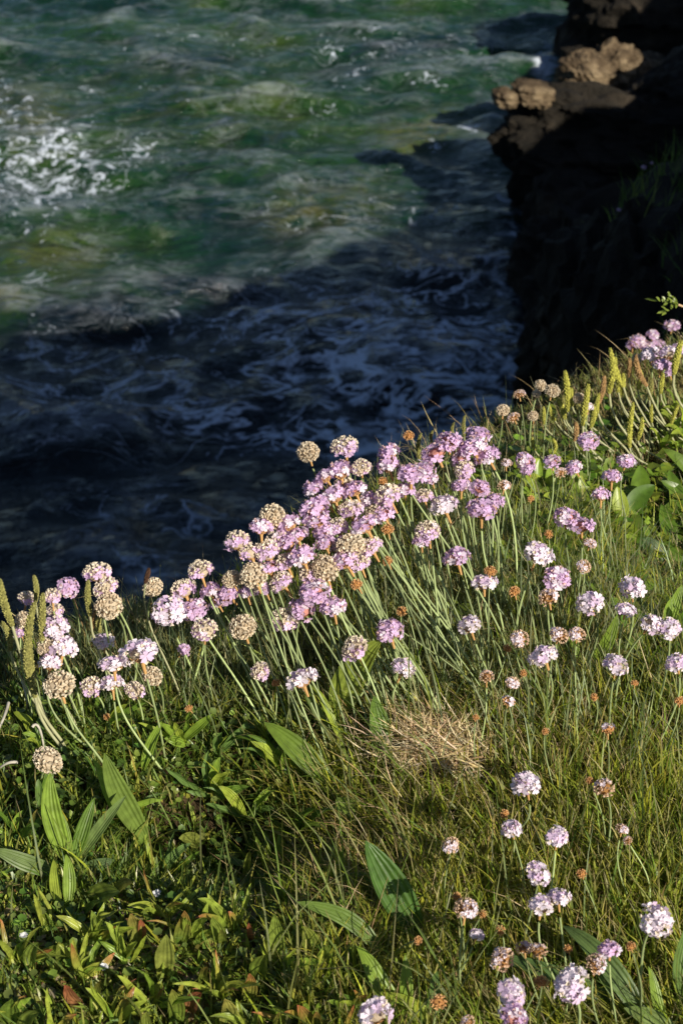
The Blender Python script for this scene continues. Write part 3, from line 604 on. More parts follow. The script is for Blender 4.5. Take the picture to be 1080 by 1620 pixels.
ms = [(30, 1500), (75, 1450), (130, 1530), (180, 1600), (90, 1620), (240, 1570), (300, 1470), (350, 1560), (400, 1630), (300, 1640), (440, 1520), (480, 1600), (20, 1590), (370, 1450), (200, 1500), (140, 1470), (530, 1640), (260, 1430), (560, 1580)]
ml_ = rank_labels([('bright many-leaved sorrel tuft', 'in the upper row at lower left' if q[1] < 1510 else 'in the bottom row', q[0]) for q in ms])
for (x, y), l in zip(ms, ml_): fanplant('sorrel_tuft', x, y+20, random.randint(6, 10), (30, 80), (7, 17), [GL, GY, (.36, .40, .06), (.28, .36, .05), (.36, .42, .06)], l, 'sorrel tufts along the bottom', red=.16, mat=M_sorrel)
# ------------------------------------------------------------------ tubes
def tube(P, rad, ns=6):
    P = np.asarray(P, float); n = len(P); T = np.gradient(P, axis=0); T /= np.linalg.norm(T, axis=1)[:, None]+1e-12
    ref = np.array([.3, 1, .1]); U = np.cross(T, ref); U /= np.linalg.norm(U, axis=1)[:, None]; Vv = np.cross(T, U)
    a = np.linspace(0, 2*math.pi, ns, endpoint=False); rad = np.broadcast_to(rad, (n,))
    V = P[:, None]+rad[:, None, None]*(U[:, None]*np.cos(a)[None, :, None]+Vv[:, None]*np.sin(a)[None, :, None])
    i = np.arange(n-1)[:, None]*ns; j = np.arange(ns)[None, :]; j2 = (j+1) % ns
    F = np.stack([i+j, i+j2, i+ns+j2, i+ns+j], -1).reshape(-1, 4)
    return V.reshape(-1, 3), F
def bez(a, b, c, n=9, d=None):
    t = np.linspace(0, 1, n)[:, None]
    if d is None: return (1-t)**2*a+2*t*(1-t)*b+t**2*c
    return (1-t)**3*a+3*t*(1-t)**2*b+3*t*t*(1-t)*c+t**3*d
# ------------------------------------------------------------------ thrift heads (unit radius, axis +Z)
def frame(d):
    d = d/np.linalg.norm(d); r = np.array([0, 0, 1.]) if abs(d[2]) < .9 else np.array([1., 0, 0])
    u = np.cross(d, r); u /= np.linalg.norm(u); return u, np.cross(d, u), d
BALD = None
class Acc:
    def __init__(s): s.v = []; s.f = []; s.c = []; s.n = 0
    def add(s, v, f, c):
        v = np.asarray(v, float); s.v.append(v); s.f += [tuple(int(q)+s.n for q in k) for k in f]; s.c.append(np.broadcast_to(c, v.shape)); s.n += len(v)
    def mesh(s, name, smooth=True):
        V = np.concatenate(s.v); cc = np.concatenate(s.c)
        tri = [k for k in s.f if len(k) == 3]; qd = [k for k in s.f if len(k) == 4]
        return newmesh(name, V, [np.array(tri, int).reshape(-1, 3), np.array(qd, int).reshape(-1, 4)], cc, smooth)
def fib(n, lo, hi, r):
    """directions with z in [lo,hi]"""
    k = np.arange(n)+.5; z = hi-(hi-lo)*k/n; ph = k*2.39996+r.uniform(0, 6)
    z = np.clip(z+r.normal(0, .05, n), -1, 1); s = np.sqrt(1-z*z); ph += r.normal(0, .12, n)
    return np.stack([s*np.cos(ph), s*np.sin(ph), z], -1)
def floret(acc, d, r, size, col, rad=.82, flat=.85):
    if BALD is not None and d@BALD > .86 and r.random() < .75: return
    size = size*r.uniform(.75, 1.15)
    u, v, w = frame(d+r.normal(0, .16, 3)); c = d*rad*r.uniform(.74, 1.12)*np.array([1, 1, flat]); a0 = r.uniform(0, 6.28)
    op = r.uniform(.15, .55)
    for k in range(5):
        a = a0+k*1.2566+r.normal(0, .1); e = u*math.cos(a)+v*math.sin(a); g = -u*math.sin(a)+v*math.cos(a)
        l = size*r.uniform(.85, 1.15); cc = col*np.exp(r.normal(0, .05))
        P = [c, c+e*l*.55+g*l*.34+w*l*op*.7, c+e*l*.98+g*l*.26+w*l*op*.9, c+e*l*.86+w*l*op*1.05, c+e*l*.98-g*l*.26+w*l*op*.9, c+e*l*.55-g*l*.34+w*l*op*.7]
        acc.add(P, [(0, 1, 2, 3), (0, 3, 4, 5)], cc)
def funnel(acc, d, r, size, col, rad=.72):
    u, v, w = frame(d+r.normal(0, .15, 3)); c = d*rad*r.uniform(.9, 1.08); n = 6; a0 = r.uniform(0, 6)
    P = [c]; 
    for k in range(n):
        a = a0+k*2*math.pi/n; q = 1.0 if k % 2 else .72
        P.append(c+(u*math.cos(a)+v*math.sin(a))*size*.52*q+w*size*(.95 if k % 2 else .75))
    cs = np.array([col*.7]+[col]*n)*np.exp(r.normal(0, .1))
    acc.add(P, [(0, 1+k, 1+(k+1) % n) for k in range(n)], cs)
PINK = np.array([.70, .49, .73]); PALE = np.array([.86, .77, .86]); TAN = np.array([.74, .61, .44]); CREAM = np.array([.84, .74, .58]); ORG = np.array([.60, .30, .10])
def ballcore(acc, col, rad, flat=1., z0=0):
    import bmesh
    bm = bmesh.new(); bmesh.ops.create_icosphere(bm, subdivisions=2, radius=rad)
    v = np.array([x.co[:] for x in bm.verts]); f = [tuple(q.index for q in p.verts) for p in bm.faces]; bm.free()
    v[:, 2] = v[:, 2]*flat+z0; acc.add(v, f, col)
def make_head(kind, seed):
    global BALD
    r = np.random.default_rng(seed*13+5); BALD = np.array([r.normal(), r.normal(), .5]); BALD /= np.linalg.norm(BALD); parts = {}
    fl = Acc(); cx = Acc(); br = Acc()
    if kind == 'P':
        ballcore(cx, ORG*.6+np.array([.2, .08, .15]), .55, .8)
        for d in fib(30, -.30, 1, r): floret(fl, d, r, .40, (PINK*r.uniform(.85, 1.12)) if r.random() < .75 else PALE*.95)
        for d in fib(14, -.2, 1, r): funnel(cx, d, r, .3, np.array([.66, .45, .42]))
    elif kind == 'W':
        ballcore(cx, TAN*.6, .55, .8)
        for d in fib(27, -.25, 1, r): floret(fl, d, r, .42, PALE*r.uniform(.92, 1.08) if r.random() < .75 else np.array([.76, .58, .78]))
        for d in fib(16, -.5, .9, r): funnel(cx, d, r, .3, CREAM)
    elif kind == 'M':
        ballcore(cx, TAN*.8, .68, .9)
        for d in fib(48, .0, 1, r): funnel(cx, d, r, .32, CREAM*r.uniform(.85, 1.1), .76)
        for d in fib(20, -.45, .5, r): floret(fl, d, r, .38, PINK*r.uniform(.9, 1.15)+.05, .84)
        for d in fib(5, .4, 1, r): floret(fl, d, r, .28, PALE*.95, .9)
    elif kind == 'T':
        ballcore(cx, TAN*.8, .72)
        for d in fib(130, -.9, 1, r): funnel(cx, d, r, .30, (CREAM if r.random() < .45 else TAN)*r.uniform(.75, 1.1), .74)
        fl = None
    elif kind == 'H':   # half tan, a few white petals on one side
        ballcore(cx, ORG*.6, .6, .85)
        for d in fib(40, -.4, 1, r): funnel(cx, d, r, .33, (np.array([.78, .57, .40]))*r.uniform(.8, 1.1), .66)
        for d in fib(30, -.1, 1, r):
            if d[0] < .15: floret(fl, d, r, .33, PALE*r.uniform(.9, 1.08), .84)
    elif kind == 'B':
        ballcore(cx, ORG*.8, .62, 1.0)
        for d in fib(30, -.6, 1, r): funnel(cx, d, r, .36, (np.array([.74, .44, .20]))*r.uniform(.75, 1.15), .55)
        fl = None
    elif kind == 'C':   # bud with a white tuft
        ballcore(cx, ORG*.8, .62, 1.0)
        for d in fib(26, -.6, .7, r): funnel(cx, d, r, .36, (np.array([.74, .44, .20]))*r.uniform(.75, 1.15), .55)
        for d in fib(6, .55, 1, r): floret(fl, d, r, .45, PALE, .8)
    # bracts: overlapping papery scales under the head
    nb = 9; col = np.array([.55, .33, .16])
    for ring_, (rr, zz, ll) in enumerate([(.62, -.35, .45), (.42, -.52, .4)]):
        for k in range(nb-ring_*2):
            a = k*2*math.pi/(nb-ring_*2)+ring_*.4; e = np.array([math.cos(a), math.sin(a), 0]); g = np.array([-math.sin(a), math.cos(a), 0])
            b = e*.1+np.array([0, 0, -.62]); t = e*rr+np.array([0, 0, zz+ll*.5]); m_ = e*(rr*.8)+np.array([0, 0, zz])
            br.add([b, m_+g*.2, t, m_-g*.2], [(0, 1, 2, 3)], col*np.exp(r.normal(0, .12)))
    sh = [[0, 0, -.5], [0, 0, -.75], [0, 0, -1.1], [0, 0, -1.5]]
    V, F = tube(sh, np.array([.17, .12, .10, .085]), 6); s2 = Acc(); s2.add(V, [tuple(q) for q in F], np.array([.60, .36, .14]))
    parts['florets'] = fl.mesh('florets') if fl and fl.n else None
    parts['calyx'] = cx.mesh('calyx', False); parts['bracts'] = br.mesh('bracts', False); parts['sheath'] = s2.mesh('sheath')
    return parts
LIB = {k: [make_head(k, i*7+ord(k)) for i in range(7 if k in 'PWMT' else 4)] for k in 'PWMTHBC'}; BALD = None
# (x, y, width px, kind, stem height cm, [base px])  -- where each head stands
FL = [
(43,949,28,'M',13),(83,945,28,'M',14),(108,930,35,'P',14,(128,1052)),(88,967,26,'M',12),(39,981,30,'T',12),(89,992,40,'W',12),(33,1001,24,'P',10),
(154,908,42,'M',15),(168,931,38,'M',14),(172,958,44,'T',13,(200,1050)),(242,929,32,'T',12,(233,1040)),(291,934,40,'M',11),(268,966,52,'W',13,(312,1080)),(309,965,43,'P',10),
(324,998,40,'M',12,(340,1120)),(384,992,44,'T',12,(402,1120)),(317,904,40,'M',14),(367,916,32,'T',14),(333,935,36,'P',12),(361,940,40,'P',12),(390,938,28,'P',12),
(165,1015,36,'W',8),(291,1028,22,'P',6),(101,1025,44,'W',10),(74,1024,32,'T',10),(80,1050,42,'W',9,(150,1190)),(94,1083,50,'T',11,(190,1262)),(181,1052,44,'W',11,(268,1235)),(222,1034,54,'W',12,(262,1205)),
(178,1082,36,'W',7),(146,1087,34,'M',7),(213,1093,30,'M',6),(241,1069,32,'T',7),(76,1203,44,'T',7,(80,1262)),(299,1121,16,'B',5),(169,1134,13,'B',4),
(487,715,37,'T',20,(600,930)),(545,708,43,'M',20,(600,950)),(571,741,32,'M',19,(620,940)),(538,746,42,'P',19),(514,755,36,'P',19),(496,773,36,'P',18),(561,775,38,'P',18),(529,785,42,'P',18),
(498,804,46,'P',18),(500,824,46,'P',17),(555,808,40,'M',17),(431,817,44,'T',18),(413,835,40,'P',18),(457,830,38,'P',17),(375,858,41,'M',17),(398,875,36,'M',16),(455,861,36,'P',16),
(424,874,40,'M',16),(479,881,44,'P',16),(453,891,36,'M',15),(426,900,36,'P',15),(401,910,42,'T',15),(577,832,46,'P',17),(555,863,44,'T',16),(587,867,36,'M',15),(514,860,36,'P',16),
(546,887,44,'P',15),(514,900,44,'T',15),(446,922,40,'M',14),(496,937,46,'P',14,(520,1060)),(479,964,42,'P',12),(527,961,40,'P',12),(450,982,44,'M',11),
(613,888,20,'B',13),(616,717,38,'P',19),(614,737,36,'P',18),(650,750,48,'P',18),(614,786,40,'M',17),(607,814,36,'P',16),(613,838,24,'B',15),(646,689,20,'B',17,(700,800)),
(689,717,46,'P',17),(708,697,40,'P',17),(670,786,28,'M',15),(701,801,42,'W',15),(677,842,40,'M',15),(666,857,28,'P',14),(722,883,46,'P',14),(635,967,20,'B',9),(616,999,46,'P',9),
(470,848,36,'P',16),(440,852,36,'M',16),(512,842,38,'P',16),(535,835,36,'M',16),(540,862,34,'P',15),(570,893,34,'M',14),(490,908,34,'M',14),(520,790,34,'P',17),(545,770,34,'M',17),(583,790,32,'P',16),(640,775,32,'P',16),(672,742,34,'P',17),(592,812,30,'T',16),(418,930,32,'M',13),(345,955,28,'P',10),(735,745,32,'M',15),(563,1028,48,'M',8),(638,1058,40,'W',7),(564,925,22,'B',13),(605,762,20,'B',17),(412,1063,32,'M',7),(437,1081,17,'B',6),(477,1076,48,'W',8,(530,1190)),
(821,624,21,'H',11),(854,610,19,'T',11),(848,623,15,'T',10),(873,618,24,'T',11),(795,649,21,'T',9),(812,661,21,'H',8),(842,658,18,'T',8),(915,630,19,'T',9),(930,644,17,'W',8),
(1028,560,30,'W',10),(1058,560,32,'W',10),(1045,578,28,'P',9),(1073,553,26,'P',9),(1007,567,16,'T',8),(1058,590,20,'P',7),
(756,689,38,'P',16),(748,708,46,'P',16),(770,722,40,'P',15),(728,726,36,'P',15),(716,703,34,'P',16),(682,758,24,'P',15),(800,733,21,'H',12),(830,729,30,'P',12),(834,743,23,'P',11),(873,731,28,'P',11),
(886,748,20,'H',10),(907,740,28,'P',10),(929,698,35,'P',11,(926,795)),(990,730,29,'P',11),(967,755,31,'P',11),(950,784,29,'P',9),(797,769,22,'H',12),(758,773,36,'P',14),(730,769,34,'P',14),
(761,807,44,'P',14),(782,793,32,'P',13),(895,818,40,'P',11),(919,832,40,'P',11),(932,860,24,'H',10),(867,845,17,'B',9),(923,896,25,'H',9),(850,877,46,'W',12),(880,915,46,'P',11),
(765,923,40,'W',12),(775,904,24,'B',13),(813,936,21,'B',10),(999,930,44,'W',10),(839,789,13,'B',8),
(742,990,41,'W',10),(867,946,36,'H',11),(932,955,42,'W',11),(989,965,32,'W',11),(1030,988,36,'W',12),(1058,994,38,'W',12),(821,1011,32,'H',11),(884,1005,30,'H',12),(912,1004,30,'H',12),
(860,1038,44,'W',11),(974,1053,42,'W',11),(1071,1050,38,'W',12),(769,1071,26,'H',9),(810,1080,24,'H',9),(827,1065,15,'B',9),(804,1110,21,'C',9),(939,1103,15,'B',8),(752,1135,13,'B',7),
(862,1157,14,'B',8),(1003,1081,13,'B',8),(960,1154,23,'C',9),(1074,1109,18,'B',9),(832,1241,48,'W',9),(955,1247,34,'H',9),(932,1235,16,'B',9),(797,1288,19,'B',8),(802,1026,16,'B',8),
(808,1311,32,'W',10),(713,1337,29,'H',8),(880,1324,38,'W',11),(983,1312,24,'H',9),(992,1330,16,'H',8),(850,1382,38,'W',10),(919,1382,19,'B',8),(855,1433,40,'W',12),(882,1421,40,'W',12),
(736,1438,42,'H',10),(722,1418,17,'B',9),(763,1446,16,'B',9),(754,1479,27,'W',7),(791,1472,19,'B',8),(1037,1458,54,'W',11),(795,1518,40,'H',10),(828,1500,28,'H',9),(850,1504,32,'H',10),
(898,1501,17,'B',9),(963,1503,36,'P',11),(941,1525,38,'H',10),(997,1497,19,'B',10),(856,1553,27,'B',10),(808,1570,50,'W',11),(904,1557,58,'W',12),(811,1609,44,'P',11),(693,1585,30,'B',9),
(739,1618,26,'H',9),(594,1604,52,'W',9),(661,1488,17,'B',6),
]
ADJ = {'P': 'mauve pink thrift bloom', 'W': 'pale pinkish-white thrift head', 'M': 'half-faded thrift with tan crown', 'T': 'dry tan thrift seed head',
       'H': 'thrift half white, half tan', 'B': 'small orange-brown thrift bud', 'C': 'orange thrift bud tufted white'}
def zone(x, y):
    if y < 670 and x > 780: return 'on the far right edge' if x < 960 else 'at the right border by the spikes'
    if x < 130: return 'beside the left border spikes' if y < 1010 else 'low at the left border'
    if x < 275 and y < 1150: return 'left of clump against dark water' if y < 1000 else 'in the leaning left group'
    if x < 400: return "at the clump's low left tail"
    if y < 790 and x < 600: return "at the clump's upper peak"
    if y < 870 and x < 600: return "midway up the clump's left flank"
    if y < 1100 and x < 600: return 'in the lower front of the clump'
    if x < 720 and y < 770: return 'on the clump shoulder left of centre'
    if x < 720 and y < 930: return 'on long stems right of the clump'
    if x < 700 and y < 1110: return 'just above the straw tuft'
    if x < 790 and y < 830: return "on the clump's right shoulder"
    if x < 860 and y < 830: return 'in the gap right of the clump'
    if y < 870: return 'above the leafy hollow at right'
    if y < 970: return 'in the upper right grass band'
    if y < 1060: return 'in the right grass level with leaf pair'
    if y < 1200: return 'in the grass right of straw tuft'
    if y < 1300: return 'alone in grass below straw tuft'
    if y < 1400: return 'in the open grass lower right'
    if y < 1480: return 'just above the strap leaves'
    if x < 700: return 'at the bottom centre'
    return 'in the bottom right corner'
labs = rank_labels([(ADJ[f[3]], zone(f[0], f[1]), f[0]) for f in FL])
def make_thrift(head, rad, base, kind, label, seed, dark=False):
    r = np.random.default_rng(seed)
    e = empty('thrift_flower', base, label, 'flower', 'thrift flowers on the bank')
    hv = head-base; Ls = np.linalg.norm(hv)
    c = np.array([hv[0]*.35+r.normal(0, .014), hv[1]*.35+r.normal(0, .012), hv[2]*.62])
    dd = hv-c; dd /= np.linalg.norm(dd); ax = Vector(dd+np.array([0, 0, .55])+r.normal(0, .12, 3)).normalized()
    end = hv-np.array(ax)*rad*1.6
    c2 = end-np.array(ax)*Ls*.25
    P = bez(np.zeros(3), np.array([c[0]*.5, c[1]*.5, c[2]*.7]), c2, 12, end)
    rs = np.clip(rad*.085, .0006, .00105)
    V, F = tube(P, np.linspace(rs*1.15, rs, 12), 6)
    cc = np.array([.27, .33, .14])*np.exp(r.normal(0, .2)); cc = np.tile(cc, (len(V), 1))
    ob('stem', newmesh('stem', V, F, cc), M_stem, e)
    lib = random.choice(LIB[kind]); q = ax.to_track_quat('Z', 'Y') @ Matrix.Rotation(r.uniform(0, 6.28) if kind not in 'HM' else r.normal(0, .6), 3, 'Z').to_quaternion()
    stx = r.uniform(.9, 1.14); sq = r.uniform(.72, .98) if kind in 'PWH' else r.uniform(.85, 1.05)
    for nm, me_ in lib.items():
        if me_ is None: continue
        o = ob(nm, me_, {'florets': M_petal, 'calyx': M_papery, 'bracts': M_papery, 'sheath': M_papery}[nm], e)
        o.location = Vector(hv); o.rotation_mode = 'QUATERNION'; o.rotation_quaternion = q
        k = rad; o.scale = (k, k, k)
        o.scale = (k*stx, k/stx, k*sq)
    return e
for i, f in enumerate(FL):
    x, y, w, k, h = f[:5]; h = h/100.
    hd = ground_hit(x, y, h)
    dep = project(hd)[2]; rad = w*.5*dep/FPX*1.0
    if len(f) > 5:
        b = ground_hit(*f[5], 0)
    else:
        inclump = (y < 960 and 280 < x < 640)
        lx, ly = (.55+rng.normal(0,.15), -.6+rng.normal(0,.15)) if inclump else ((.22, -.25) if (x < 790 and y < 960 and x > 600) else ((.15, -.1) if x < 280 else (.02, -.03)))
        b = hd+np.array([lx*h+rng.normal(0, .012), ly*h+rng.normal(0, .01), 0])
    for _ in range(60):
        if float(sdist(np.array([b[0]]), np.array([b[1]]))[0][0]) < -.015: break
        b[0] += .004; b[1] -= .006
    b[2] = float(gz(b[0], b[1]))
    make_thrift(hd, rad, b, k, labs[i], i+100)
# ------------------------------------------------------------------ sea plantain spikes
def make_spike(top, bot, base, rad, col, label, group, seed):
    r = np.random.default_rng(seed)
    e = empty('plantain_spike', base, label, 'flower spike', group)
    t = top-base; b = bot-base; ax = t-b; Ls = np.linalg.norm(ax)
    dirb = ax/Ls
    P = bez(np.zeros(3), b*np.array([.1, .1, .1])+np.array([0, 0, b[2]*.2]), b-dirb*max(b[2], .02)*.5, 9, b)
    rs = max(rad*.32, .0007)
    V, F = tube(P, rs, 6); ob('stalk', newmesh('stalk', V, F, np.tile(np.array([.36, .36, .20]), (len(V), 1))), M_stem, e)
    A = Acc(); bow = np.cross(dirb, [0, 1, 0])*Ls*r.normal(0, .06)
    n = 12; tt = np.linspace(0, 1, n); ctr = b+np.outer(tt, ax)+np.outer(np.sin(tt*math.pi), bow)
    V, F = tube(ctr, rad*.72*(np.sin(np.clip(tt*.93+.07, 0, 1)*math.pi)**.35*.85+.1), 7); A.add(V, [tuple(q) for q in F], col*.75)
    u, v, w_ = frame(dirb); m = int(max(30, min(150, Ls/rad*22)))
    for k in range(m):
        s = (k+.5)/m; a = k*2.39996+r.normal(0, .15); p = b+ax*s+math.sin(s*math.pi)*bow; env = rad*(math.sin(min(1, s*.93+.07)*math.pi)**.35*.85+.1)
        d = u*math.cos(a)+v*math.sin(a); g = -u*math.sin(a)+v*math.cos(a); q = env*.42; c_ = p+d*env*.62
        A.add([c_+d*q*.9+w_*q*.8, c_+g*q, c_-g*q, c_-w_*q, c_+w_*q*1.3-d*q*.3], [(0, 1, 3), (0, 3, 2), (0, 4, 1), (0, 2, 4)], col*r.uniform(.7, 1.3))
    ob('spike', A.mesh('spike', False), M_spike, e)
    return e
YG = np.array([.38, .37, .07]); BR = np.array([.34, .21, .09]); DK = np.array([.07, .035, .02]); OL = np.array([.24, .23, .07])
SP = [ # top px, bottom px, width px, height at bottom cm, colour, base px
((893,586),(898,651),10,7,YG),((903,614),(904,642),8,5,YG),((930,607),(921,673),10,6,YG),((955,594),(945,640),9,7,BR),((964,550),(963,622),10,9,YG),((973,565),(985,612),9,9,YG),
((972,578),(977,620),8,8,YG),((995,567),(994,596),8,10,BR),((1005,561),(1022,611),9,9,BR),((1010,583),(1008,615),8,7,YG),((1077,538),(1065,592),11,9,YG),((1001,636),(995,708),9,3,YG),
((735,657),(734,690),6,11,OL),((859,643),(860,671),6,5,YG),((882,631),(893,663),8,5,YG),((868,641),(877,665),6,5,YG),((874,694),(870,722),6,3,YG),((910,668),(908,697),8,4,BR),((841,691),(845,712),6,3,YG),
((666,685),(665,731),7,12,OL),((684,681),(683,700),5,14,OL),((701,681),(700,694),5,14,OL),((947,622),(944,660),7,5,YG),
((0,916),(20,990),13,14,OL),((3,983),(16,1029),10,9,OL),((54,910),(57,952),9,14,OL),((56,950),(52,1066),14,9,OL),((68,938),(67,1013),12,11,OL),((140,917),(143,974),10,11,OL),((44,1004),(56,1103),13,7,OL),
((159,974),(159,1000),9,8,OL),((151,966),(148,998),6,8,BR),((236,899),(230,922),8,14,DK),((938,640),(934,676),8,4,YG),((918,622),(914,656),7,5,OL),((985,590),(980,628),8,7,YG),((1030,598),(1026,632),8,6,OL),((1048,590),(1044,622),8,6,YG),((890,625),(890,660),7,5,OL),((1015,660),(1008,696),8,3,YG),((770,672),(768,700),6,9,OL),((718,668),(718,690),5,12,OL),((1072,640),(1060,672),7,4,YG),((1030,640),(1030,668),6,4,YG)]
def szone(x, y):
    if x < 120: return 'at the left border among faded heads'
    if x < 300: return 'left of the clump against dark water'
    if x < 780: return 'behind the pink clump top'
    if y > 660: return 'low in the upper right turf'
    if x < 920: return 'on the left part of the far right edge'
    return 'in the tall group on the right edge'
sl_ = rank_labels([({id(YG): 'yellow-green plantain spike', id(BR): 'brown ripe plantain spike', id(DK): 'dark withered spike behind a seed head', id(OL): 'olive plantain spike'}[id(s[4])], szone(*s[0]), s[0][0]) for s in SP])
for i, s in enumerate(SP):
    (tx, ty), (bx, by), w, h, col = s
    B = ground_hit(bx, by, h/100.); d = project(B)[2]
    # top in the same depth, leaning as seen
    r_ = ray(tx, ty); T = np.array([0, 0, H])+r_*(d*.985)
    base = B+np.array([.03+(.02 if bx > 780 else 0), -.015, 0])
    for _ in range(60):
        if float(sdist(np.array([base[0]]), np.array([base[1]]))[0][0]) < -.01: break
        base[0] += .004; base[1] -= .006
    base[2] = float(gz(base[0], base[1]))
    make_spike(T, B, base, w*.62*d/FPX, col, sl_[i], 'plantain spikes along the cliff edge', 300+i)
# sorrel labels
sp_ = [o for o in C.objects if o.name.startswith('sorrel_plant')]
for o in sp_:
    x, y = o['px'], o['py']
    o['_z'] = 'in front of the dark clover' if y < 1460 else ('in the bottom left corner' if x < 150 else 'at the bottom left of centre' if y > 1560 else 'among lit moss at lower left')
for o, l in zip(sp_, rank_labels([('low sorrel plant with red-tipped leaves', o['_z'], o['px']) for o in sp_])):
    o['label'] = l
    for k in ('px', 'py', '_z', '_p'): del o[k]
# pale dead curled stalks at the left border
for i, (pts, lab) in enumerate([([(72, 1215), (70, 1150), (58, 1138), (52, 1150)], 'white dead stalk hooked over, above the lone seed head'), ([(-20, 1235), (0, 1212), (12, 1203), (28, 1206)], 'white curled dead stalk at the left border, lower'),
                               ([(-10, 1180), (-4, 1150), (8, 1140), (14, 1112)], 'white dead stalk at the left border, upper'), ([(42, 1130), (46, 1105), (40, 1090), (36, 1078)], 'grey withered stalk beside the left spikes')]):
    g = ground_hit(*pts[0], 0); P = [ground_hit(*q, hh) for q, hh in zip(pts, (0, .035, .045, .04))]
    t = bez(P[0]-g, P[1]-g, P[2]-g, 10, P[3]-g); V, F = tube(t, np.linspace(.0008, .0017, 10), 6)
    o = ob('dead_stalk', newmesh('dead_stalk', V, F, np.tile(np.array([.46, .43, .36]), (len(V), 1))), M_dry); o.location = g
    tag(o, lab, 'stalk', group='dead stalks at the left border')
# ------------------------------------------------------------------ the shaded slope on the right
def slope_hit(px, py):
    r = ray(px, py); s = np.linspace(2.2, 40, 4000); P = r[None]*s[:, None]; P[:, 2] += H
    g = gz(P[:, 0], P[:, 1]); k = np.argmax(P[:, 2] < g)
    return P[k]
OC = [(925, 470, .28), (985, 440, .20), (960, 525, .24), (1020, 510, .18), (890, 530, .26), (900, 420, .24)]
for (x, y, z_), l in zip(OC, rank_labels([('black crag on the shaded cliff face', 'upper' if q[1] < 475 else 'lower', q[0]) for q in OC])):
    p = slope_hit(x, y); o = rock('rock_outcrop', (p[0]+.1, p[1]+.05, p[2]-.1), (z_*1.2, z_, z_*1.5), int(x), l.replace('face upper', 'face, upper group').replace('face lower', 'face, lower group'), .6, (.2, .2, x), 0, 4, mat=M_shaderock); o['group'] = 'crags on the shaded cliff face'
DFL = [(1005,262,9,'W'),(1020,256,8,'P'),(1011,283,8,'P'),(1024,276,5,'P'),(1057,206,8,'P'),(1061,200,6,'P'),(1076,188,8,'W'),(1071,226,6,'P'),(1059,235,6,'P'),(1066,237,5,'P'),(1036,225,6,'P'),(972,351,6,'P'),(1078,246,6,'P'),(1077,175,7,'P')]
DN = [(1008,541,26,'P'),(1031,530,22,'P'),(1062,515,24,'P'),(1022,549,24,'P'),(1000,545,20,'P'),(1040,545,22,'P')]
lb = rank_labels([('tiny bluish thrift head on the shaded slope', 'above' if f[1] < 230 else 'below' , f[0]) for f in DFL])
lb = [l.replace('slope above', "slope's upper part").replace('slope below', "slope's lower part") for l in lb]
for i, f in enumerate(DFL):
    p = slope_hit(f[0], f[1]+8); d = project(p)[2]; rad = f[2]*.5*d/FPX
    hd = p+np.array([0, -.05, .10]); make_thrift(hd, min(rad, .035), p, f[3], lb[i], 500+i)
lb = rank_labels([('shaded bluish thrift head above the right border', 'flowers', f[0]) for f in DN])
for i, f in enumerate(DN):
    hd = ground_hit(f[0], f[1], .06); hd = np.array([0, 0, H])+ray(f[0], f[1])*2.8; d = 2.8
    b = hd+np.array([.02, -.02, 0]); b[2] = float(gz(b[0], b[1])); 
    make_thrift(hd, f[2]*.5*d/FPX, b, f[3], lb[i], 540+i)
for i, (a, b_, w, lab) in enumerate([((1071,181),(1072,208),5,'lit spike nearest the right border on the shaded slope'), ((1029,216),(1031,240),5,'middle one of three lit spikes on the shaded slope'), ((1008,232),(1010,248),4,'lowest of three lit spikes on the shaded slope')]):
    p = slope_hit(b_[0], b_[1]+12); d = project(p)[2]; B = np.array([0, 0, H])+ray(*b_)*d*.995; T = np.array([0, 0, H])+ray(*a)*d*.995
    make_spike(T, B, p, w*.5*d/FPX, YG, lab, 'spikes on the shaded slope', 600+i)
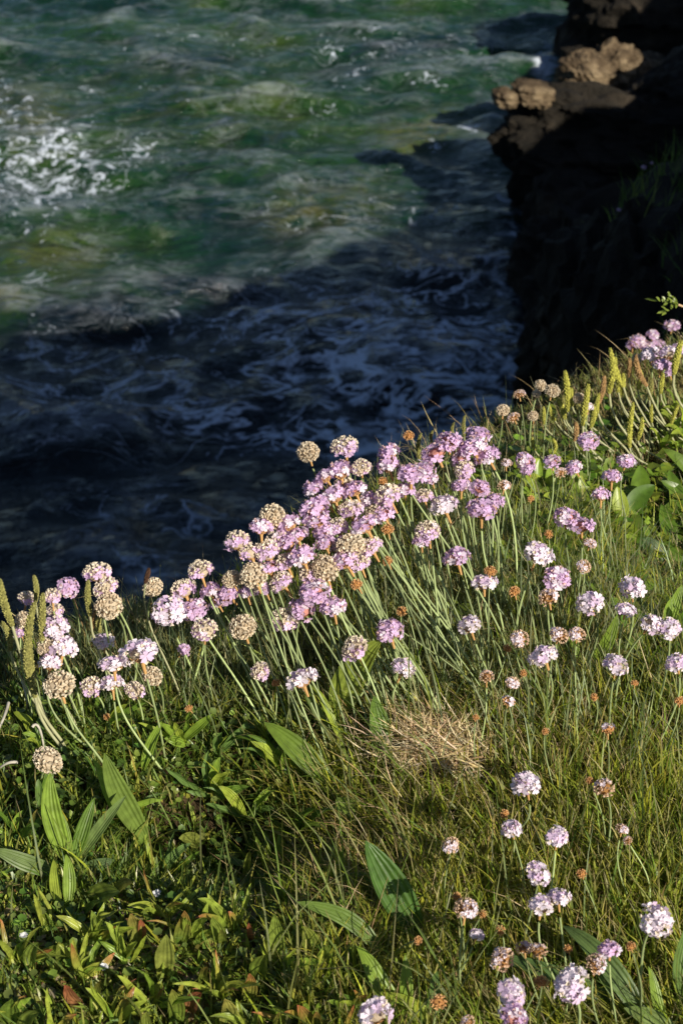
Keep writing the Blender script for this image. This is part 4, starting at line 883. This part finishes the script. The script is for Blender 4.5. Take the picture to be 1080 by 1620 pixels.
# dark grass on that slope
n = 9000; x = rng.uniform(.75, 4, n); y = rng.uniform(2.3, 11, n); sd = sdist(x, y)[0]; k = (sd < .02) & (sd > -1.2); x = x[k]; y = y[k]; n = len(x)
p = np.stack([x, y, gz(x, y)-.01], -1)
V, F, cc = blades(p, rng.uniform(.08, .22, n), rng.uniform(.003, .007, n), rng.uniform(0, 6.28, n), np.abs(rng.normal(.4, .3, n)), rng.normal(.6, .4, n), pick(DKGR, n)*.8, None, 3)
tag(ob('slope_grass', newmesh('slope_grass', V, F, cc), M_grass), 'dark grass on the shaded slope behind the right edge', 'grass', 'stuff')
# lit sprig reaching in from the right border
hit = np.array([0, 0, H])+ray(1072, 482)*2.05
e = empty('leafy_sprig', hit, 'sunlit feathery sprig poking in at the right border above the flowers', 'plant', 'leafy sprigs behind the thrift')
gb = hit+np.array([.10, -.03, 0]); gb[2] = float(gz(gb[0], gb[1]))
V, F = tube(bez(gb-hit, (gb-hit)*.5+np.array([.02, 0, .03]), np.array([0, 0, 0.]), 8), .0018, 6); ob('stem', newmesh('stem', V, F, np.tile(np.array([.5, .35, .2]), (len(V), 1))), M_stem, e)
for j in range(26):
    s = j/25; br_ = j % 3
    dirs = [(-34, -6), (-22, 14), (-16, -16)][br_]; c = np.array([0, 0, H])+ray(1072+dirs[0]*s, 482+dirs[1]*s)*2.05-hit
    V, F, uv, cc = leafmesh(c, c+rng.normal(0, .006, 3)+np.array([-.006, 0, .006]), .004, .2, (.2, .26, .04), nL=5, nW=3)
    ob('leaf', newmesh('leaf', V, F, cc, uv=uv), M_sleaf, e)
# tiny white flower specks in the lower left
for i, (x, y, lab) in enumerate([(38,1481,'tiny white flower at the lower left border'),(169,1411,'tiny white flower beside a round yellow-green leaf'),(248,1414,'tiny white flower right of the round leaf'),(165,1530,'tiny white flower among the sorrel leaves'),(108,1372,'tiny white flower at the heart of the ribwort rosette')]):
    p = ground_hit(x, y, .02); A = Acc(); r = np.random.default_rng(i)
    for k in range(5): floret(A, np.array([0, 0, 1.]), r, .0035, np.array([.8, .8, .82]), 0.0, 1)
    V, F = tube(np.array([[0, 0, -.02], [0, 0, -.01], [0, 0, 0]]), .0005, 5)
    e = empty('white_flower', p, lab, 'flower', 'tiny white flowers in the clover')
    ob('petals', A.mesh('petals'), M_petal, e); ob('stem', newmesh('stem', V, F, np.tile(np.array([.1, .2, .05]), (len(V), 1))), M_stem, e)
